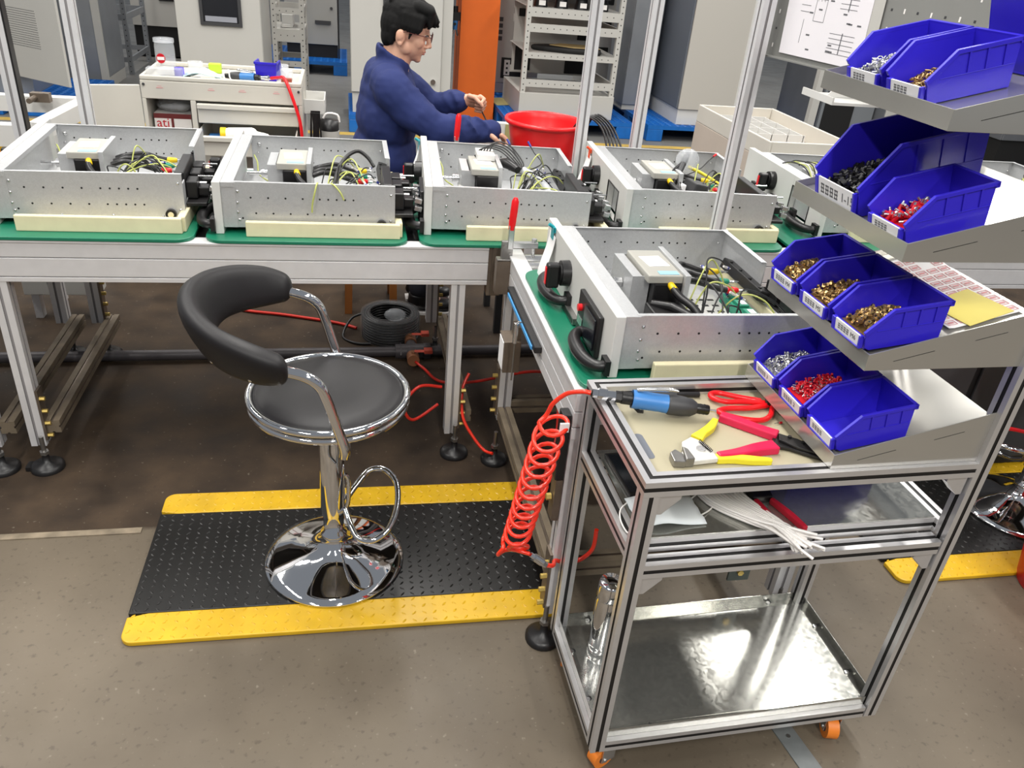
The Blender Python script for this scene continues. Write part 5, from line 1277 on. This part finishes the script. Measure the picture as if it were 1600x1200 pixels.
t, f = cab('cabinet',(4.82,6.75,0),'light grey cabinet behind the large blue bin at the right',.75,.8,.02,2.3,M_cabdark,M_cab,M_white,.1)
t, f = cab('cabinet',(3.80,8.6,0),'grey cabinet far back between two cabinets at the right',.6,.7,.02,2.3,M_cabgrey,None,M_blackm,.3)
t, f = cab('cabinet',(6.0,6.6,0),'dark cabinet at the far right edge behind the tray stack',1.6,.9,.02,2.3,M_cabdark,None,M_blackm,.3)

# ------------------------------------------------------------------ white tool trolley at the left
tz = .905
tr = thing('tool_trolley', 'white steel tool trolley with an open drawer and a cluttered top', 'trolley', (-.955,4.16,0))
w_, d_ = .735, .44
q = MB(); q.bx(0,.018,0,d_,.10,.80); q.bx(w_-.018,w_,0,d_,.10,.80); q.bx(.018,w_-.018,d_-.015,d_,.10,.80); q.bx(.018,w_-.018,0,d_-.015,.10,.12); q.bx(.215,.24,0,d_-.015,.12,.80); q.bx(0,w_,0,d_,.80,.882); q.build('carcass', M_beige, tr, bevel=.003)
q = MB(); q.bx(0,w_,0,.018,.8825,tz); q.bx(0,w_,d_-.018,d_,.8825,tz); q.bx(0,.018,.018,d_-.018,.8825,tz); q.bx(w_-.018,w_,.018,d_-.018,.8825,tz); rim = q.build('tray_rim', M_beige, tr, bevel=.006)
q = MB()
for x, a in ((.07,.03),(.30,.03),(.44,.035),(.60,.03)): q.bx(x,x+a,-.0012,-.0001,.850,.853); q.bx(x+.005,x+a-.006,-.0006,-.0001,.858,.860)
q.build('faint_red_marks', M_pink, tr)
for x in (.015,w_-.015): q = MB(); q.cyl((x,-.0001,.865),(x,-.006,.865),.006,n=10); q.build('rim_bolt', M_dark, rim)
for z0, z1, out in ((.70,.79,0),(.60,.69,.22),(.45,.59,0),(.30,.44,0)):
    q = MB(); q.bx(.246,w_-.022,-.012-out,.004-out,z0,z1); q.bx(.246,w_-.022,-.026-out,-.0125-out,z1-.022,z1)
    if out: q.bx(.252,w_-.028,.0045-out,.20,z0,z0+.006); q.bx(.252,.258,.0045-out,.20,z0+.0065,z1-.01); q.bx(w_-.034,w_-.028,.0045-out,.20,z0+.0065,z1-.01)
    q.build('drawer', M_beige, tr, bevel=.003)
q = MB(); q.T = Matrix.Translation((.0,-.001,0)) @ Matrix.Rotation(rad(196),4,'Z'); q.bx(.002,.235,-.016,.0,.13,.86); dr = q.build('door', M_beige, tr, bevel=.003)
q = MB(); q.bx(.002,.012,-.016,-.0005,.62,.66); q.build('latch', M_blackm, dr)
q = MB(); q.bx(w_+.0005,w_+.105,.12,.36,.74,.745); q.bx(w_+.10,w_+.105,.12,.36,.7455,.81); q.bx(w_+.0005,w_+.0995,.12,.125,.7455,.81); q.bx(w_+.0005,w_+.0995,.355,.36,.7455,.81); q.build('side_box', M_white, tr, bevel=.002)
for x in (.08,w_-.08):
    for y in (.08,d_-.08):
        q = MB(); q.cyl((x,y-.012,.045),(x,y+.012,.045),.044,n=20); q.bx(x-.015,x+.015,y-.02,y+.02,.085,.0998); q.build('caster', M_black, tr)
def TT(x, y, z=.8827): return (-.955+x, 4.16+y, z)
jar = thing('jar', 'clear plastic jar with a red round label on the trolley top', 'jar', TT(.10,.14)); q = MB(); q.lathe([(.045,.0),(.045,.13),(.043,.15),(.043,.152)],n=28); q.build('body', M_clear, jar); q = MB(); q.lathe([(.0465,.1525),(.0465,.17),(.001,.172)],n=28); q.build('lid', M_film, jar)
q = MB(); q.prism([(.020*math.cos(2*PI*k/20),.022*math.sin(2*PI*k/20)) for k in range(20)],(-.012,-.0455,.085),(1,0,0),(0,0,1),.0015); lb = q.build('label', M_red2, jar); q = MB(); q.bx(-.028,.004,-.0481,-.0472,.078,.092); q.build('label_band', M_wirew, lb)
q = MB(); q.lathe([(.024,0),(.022,.05),(.001,.052)],TT(.165,.09),n=20); tag(q.build('cup', mat('purple cup', (96,84,190), .35)), 'small purple container beside the jar on the trolley', 'container')
q = MB(); q.lathe([(.035,0),(.037,.05),(.036,.051),(.034,.004)],TT(.21,.28),n=22); tag(q.build('tub', M_clear), 'clear tub behind the mask on the trolley top', 'tub')
q = MB(); q.bx(-.03,.03,-.02,.02,0,.045); o = q.build('lime_box', M_lime, loc=TT(.30,.30), bevel=.004); tag(o,'lime green box at the back of the trolley top','box')
q = MB(); n=8; vs=[]
for j_ in range(6):
    for i in range(n+1): vs.append((-.085+.17*i/n,-.05+.10*j_/5,.012+.028*math.exp(-((i-4)/2.5)**2)+.008*math.sin(j_*2+i)))
q.add(vs,[(j_*(n+1)+i,j_*(n+1)+i+1,(j_+1)*(n+1)+i+1,(j_+1)*(n+1)+i) for j_ in range(5) for i in range(n)],0,True)
mk2 = thing('face_mask','light blue face mask crumpled on the trolley top','mask',TT(.27,.10)); o = q.build('fabric',M_mask,mk2); o.modifiers.new('solid','SOLIDIFY').thickness=.003
q = MB(); q.tube([(.085,.03,.02),(.115,.03,.045),(.125,-.02,.02),(.14,-.06,.003),(.11,-.05,.004),(.095,.0,.03)],.003,6,k=6); q.build('ear_loop',M_wirew,mk2)
q = MB(); q.bx(-.09,.09,-.03,.03,0,.012); o=q.build('grey_tray',M_dark,loc=TT(.17,.06),bevel=.003); o.location.z += .0; tag(o,'flat dark tray at the front left of the trolley top','tray')
q = MB(); q.bx(-.08,.08,-.03,.03,0,.05); o=q.build('parts_box',M_film,loc=TT(.105,.062),bevel=.004); tag(o,'translucent flat box on the front left corner of the trolley','box')
bin_(TT(.52,.30,.8835),(0,0,rad(-95)),.15,.105,.085,'small blue bin at the back of the trolley top',glyph=False)
a2 = dup(at, TT(.585,.10,.9045), label='air screwdriver with a red hose lying on the white trolley', rot=(0,rad(3),rad(160)))
hose('air_hose',[TT(.588,.10,.905),TT(.63,.05,.918),TT(.655,.0,.925),TT(.68,-.035,.88),TT(.722,-.05,.74),TT(.732,-.05,.62),TT(.75,-.06,.40),TT(.80,-.1,.05),TT(.9,-.1,.01)],.008,M_red,'red air hose hanging down the front of the white trolley')
for k,(x,y,hh) in enumerate(((.63,.28,.06),(.655,.20,.05))):
    q = MB(); q.lathe([(.028,0),(.032,hh),(.031,hh+.001),(.027,.004)],TT(x,y),n=20); tag(q.build('cup',M_clear), ['clear cup at the back right of the trolley top','clear cup at the front right of the trolley top'][k],'cup')
q = MB(); q.bx(-.025,.025,-.018,.018,0,.025); o=q.build('copper_box',mat('copper red',(150,74,56),.4),loc=TT(.66,.10)); tag(o,'small copper red box at the right of the trolley top','box')
gv = thing('work_gloves','white work gloves with orange cuffs in the open trolley drawer','gloves',TT(.46,-.13,.66))
q = MB(); cap(q,V((-.06,0,.015)),V((.04,.0,.025)),.035,.03)
for k in range(4): cap(q,V((.04,-.03+.02*k,.025)),V((.13-.01*abs(k-1),-.04+.026*k,.012)),.012,.009)
cap(q,V((-.02,.03,.02)),V((.04,.06,.02)),.014,.01); skin_build(q,'glove',M_glove,gv,.006,3); q = MB(); q.tube([(-.10,0,.02),(-.075,0,.02)],.03,14); q.build('cuff',M_lugY,gv)
for k,(x,r_) in enumerate(((.60,.3),(.66,-.1))):
    q = MB(); q.tube([(-.06,0,0),(0,.008,.004),(.06,0,0)],[.008,.010,.007],8,k=4); o=q.build('handle',M_yellow,loc=TT(x,-.12+.06*k,.625),rot=(0,0,r_)); o.name='plier_handle'; tag(o,['yellow gripped plier in front in the open drawer','yellow gripped plier at the right in the open drawer'][k],'pliers')
q = MB(); q.bx(.27,.42,-.18,.05,.607,.64); q.T=Matrix(); o=q.build('blue_case',M_bluetool,loc=(-.94,4.16,0)); tag(o,'blue tool case inside the open trolley drawer','case')
q = MB(); q.ell((0,-.02,.03),(.085,.10,.03),20,12); q.ell((.03,-.04,.034),(.06,.08,.034),16,10); q.ell((-.03,.02,.034),(.055,.09,.034),16,10); o=q.build('plastic_bag',M_film,loc=TT(.115,.17,.7215)); tag(o,'bulging clear plastic bag in the open trolley cupboard','bag')
cb = thing('carton','printed carton with red letters in the trolley cupboard','carton',TT(.115,.16,.121)); q = MB(); q.bx(-.085,.085,-.10,.12,0,.60); q.build('box',M_wirew,cb); q = MB(); q.bx(-.086,.086,-.1012,-.1002,.578,.6005); q.bx(-.008,.004,-.1012,-.1002,.3,.5775); q.build('brown_band',mat('carton brown',(110,40,40),.5),cb)
text_('ati',.062,M_red2,'lettering',cb,Matrix.Translation((-.046,-.1012,.556)) @ Matrix.Rotation(PI/2,4,'X'))
hk = thing('cable_hank','hank of black cables hanging on the right side of the white trolley','cables',TT(.77,.03,.74))
q = MB(); R=random.Random(9)
for k in range(16):
    x=.005+.045*(k%8)/8; y=-.03+.05*(k//8); q.tube([(x,y,.03),(x+R.uniform(-.01,.01),y,-.1),(x+R.uniform(-.015,.015),y+.01,-.3),(x+R.uniform(-.01,.01),y,-.46)],.0042,6,k=4)
q.build('cables',M_black,hk)
tb_ = thing('tumbler','black tumbler with a white lid strap beside the trolley','bottle',TT(.86,.10,0)); q = MB(); q.lathe([(.045,.44),(.05,.45),(.05,.61),(.045,.62)],n=24); q.lathe([(.048,.67),(.046,.72),(.001,.725)],n=24); q.build('body',M_black,tb_); q = MB(); q.lathe([(.0495,.6205),(.0495,.6695)],n=24); q.build('grey_band',M_cab,tb_); q = MB(); q.tube([(-.03,0,.725),(-.01,.0,.75),(.04,0,.745),(.05,0,.71)],.006,8,k=4); q.build('strap',M_wirew,tb_)
q = MB(); q.cyl((0,0,0),(0,0,.4395),.055,n=20); q.build('stand',M_black,tb_); q = MB(); q.tube([(.05,0,.60),(.09,0,.62),(.12,0,.625),(.13,0,.60),(.10,0,.58),(.06,0,.585)],.006,8,k=5); q.build('loop',M_black,tb_)

# frame at the far left behind the line
lf = thing('steel_frame','white steel return frame with brackets behind the left uprights','frame',(-1.5,3.9,0))
for P in (((-2.3,3.62,.745),(-1.30,3.62,.745)),((-2.3,4.20,.745),(-1.20,4.20,.745)),((-1.265,3.66,.745),(-1.222,4.16,.745)),((-2.3,3.62,.60),(-1.30,3.62,.60)),((-2.3,4.2,.58),(-1.2,4.2,.58))):
    q = W(lf); q.bar(P[0],P[1],.06,.07); q.build('beam',M_white,lf,bevel=.003)
for x,y in ((-1.30,3.62),(-1.2,4.2),(-2.2,3.62),(-2.2,4.2)):
    q = W(lf); q.bx(x-.025,x+.025,y-.025,y+.025,0,.709); q.build('leg',M_alu,lf)
q = W(lf); q.bx(-1.42,-1.34,4.10,4.14,.77,.81); q.cyl((-1.40,4.10,.79),(-1.40,4.02,.79),.012,n=8); q.build('bracket',M_brownst,lf)
yp = MB(); yp.bx(-2.3,-1.72,4.8,4.95,.30,.42); yp.bx(-2.28,-2.2,4.82,4.93,0,.2998); yp.bx(-1.82,-1.74,4.82,4.93,0,.2998); tag(yp.build('yellow_barrier',M_matY),'yellow barrier block behind the far left frame','barrier')
rf = thing('steel_frame','white steel frame with a yellow patch behind the red bucket','frame',(.8,4.2,0))
q = W(rf); q.bx(.45,1.02,4.16,4.20,.66,.765); q.build('beam',M_white,rf,bevel=.003); q = W(rf); q.bx(.80,.99,4.1535,4.1595,.68,.76); q.build('yellow_patch',M_khaki,rf)
for x in (.47,1.0): q = W(rf); q.bx(x-.02,x+.02,4.20,4.24,0,.765); q.build('leg',M_alu,rf)

# compartment trolley at the right
gx, gy, gz = 2.03, 3.66, .84
gt = thing('compartment_trolley','beige trolley whose top tray is divided into compartments','trolley',(gx,gy,0))
q = MB(); q.bx(0,.48,0,.92,.10,.745); q.build('carcass',M_beige2,gt,bevel=.003); q = MB(); q.bx(0,.015,0,.92,.7455,gz); q.bx(.465,.48,0,.92,.7455,gz); q.bx(.015,.465,0,.015,.7455,gz); q.bx(.015,.465,.905,.92,.7455,gz); q.build('tray_rim',M_beige,gt,bevel=.004)
q = MB()
for k in range(1,5): q.bx(.02,.30,.05+.15*k,.054+.15*k,.7456,.836)
for k in range(0,4): q.bx(.02+.09*k,.024+.09*k,.20,.65,.7456,.834)
q.bx(.30,.304,.2,.65,.7456,.81); q.build('dividers',M_white,gt)
q = MB(); q.bx(.02,.46,-.10,-.0005,.60,.72); q.build('drawer',M_beige,gt,bevel=.003)
for x in (.06,.42):
    for y in (.08,.84): q = MB(); q.cyl((x,y-.012,.048),(x,y+.012,.048),.047,n=20); q.bx(x-.015,x+.015,y-.02,y+.02,.09,.0998); q.build('caster',M_black,gt)

# ------------------------------------------------------------------ pegboard with wiring diagram
P0, P1 = V((1.226,2.395,0)), V((1.40,1.66,0)); pd = (P1-P0).normalized(); pn_ = V((-pd.y,pd.x,0)); pn_ = -pn_ if pn_.x > 0 else pn_
pb = thing('pegboard','grey perforated pegboard fixed between the upright and the trays','pegboard',(P0.x,P0.y,0),math.atan2(pd.y,pd.x))
L_ = (P1-P0).length; sgn = 1 if (Matrix.Rotation(-math.atan2(pd.y,pd.x),3,'Z') @ pn_).y > 0 else -1
q = MB(); q.bx(.02,L_,-.004,.004,1.372,1.95); q.bx(.02,L_,-.004-.02*(sgn<0),.004+.02*(sgn>0),1.368,1.3718)
for i in range(18):
    for j_ in range(12):
        x=.05+.04*i; z=1.40+.045*j_; y=sgn*.0042
        if (i+j_)%2: q.bx(x-.0028,x+.0028,y-.0003,y+.0003,z-.0028,z+.0028,1)
        else: q.bx(x-.0022,x+.0022,y-.0003,y+.0003,z-.0055,z+.0055,2)
pbd = q.build('board',[M_peg,M_dark,M_wirew],pb)
dg = thing('wiring_diagram','white sheet with a printed wiring diagram on the pegboard','paper',(P0.x,P0.y,0),math.atan2(pd.y,pd.x))
def fx(x): return x
y0_=sgn*.009; q = MB(); q.prism([(.09,1.385),(.40,1.385),(.385,1.72),(.075,1.72)],(0,y0_,0),(1,0,0),(0,0,1),.0006); ms = q; q = MB(); q.prism([(.40,1.386),(.435,1.41),(.42,1.74),(.385,1.72)],(0,y0_-sgn*.001,0),(1,0,0),(0,0,1),.0006); q.build('back_sheet',M_cab,dg)
q = ms; R=random.Random(3)
def ln(x,z,x1,z1,t_=.0011): 
    yy=y0_+sgn*.0009; q.bx(min(x,x1),max(x,x1)+t_,yy-.0002,yy+.0002,min(z,z1),max(z,z1)+t_,1)
ln(.115,1.595,.375,1.595)
for k in range(5): ln(.14,1.50+.016*k,.175,1.50+.016*k); ln(.285,1.52+.012*k,.345,1.52+.012*k); ln(.27,1.41+.012*k,.36,1.41+.012*k)
for k in range(3): ln(.20+.012*k,1.53,.20+.012*k,1.575); 
ln(.195,1.48,.235,1.48); ln(.195,1.48,.195,1.535); ln(.235,1.48,.235,1.535); ln(.195,1.535,.235,1.535); ln(.315,1.41,.315,1.46,.003); ln(.315,1.515,.315,1.575,.003); ln(.16,1.42,.16,1.48)
for k in range(14): x=.12+R.random()*.24; z=1.40+R.random()*.18; ln(x,z,x+.012,z+.002,.0018)
for k in range(4): ln(.31,1.62+.014*k,.36,1.62+.014*k,.004); 
q.build('sheet',[mat('diagram paper',(232,228,232),.7),M_ink],dg)
q = W(pb); q.prism([(0,0),(.135,0),(.135,.085),(.03,.03)],(1.19,1.93,1.327),(1,0,0),(0,0,1),.003); q.bx(1.17,1.325,1.85,2.0,1.320,1.3265); q.bx(1.165,1.1695,1.85,2.0,1.320,1.337); q.build('side_shelf',M_white,pb)

# ------------------------------------------------------------------ right edge
dup(u6,(2.36,2.46,.7757),0,'grey drawer unit far right behind the tray stack')
t2 = dup(bk,(2.135,1.455,.0005),0,'red plastic bucket on the floor at the right edge')
hose('air_hose',[(1.55,2.0,.02),(1.75,1.95,.25),(1.95,1.9,.32),(2.2,1.9,.30),(2.5,1.93,.2)],.007,M_red,'red air hose behind the tall cart post at the right')
pc = thing('parts_cabinet','low black parts cabinet behind the tall cart posts','cabinet',(1.75,2.08,0)); q = MB(); q.bx(0,1.2,0,.22,.02,.55); q.build('carcass',M_blackm,pc,bevel=.004)
for k in range(3): q = MB(); q.bx(.02+.39*k,.38+.39*k,-.012,-.0005,.06,.5); q.build('drawer',M_dark,pc,bevel=.003)
cx_ = thing('control_box','light grey control box with a black window beneath the left end of the line','box',(-1.36,3.40,0))
q = MB(); q.bx(0,.30,0,.10,.12,.34); q.build('casing',M_cab,cx_,bevel=.004); q = MB(); q.bx(.10,.15,-.003,-.0002,.17,.29); q.build('window',M_blackm,cx_)
for x in (.03,.25): q = MB(); q.bx(x-.015,x+.015,.03,.07,0,.1195); q.build('leg',M_alu,cx_)
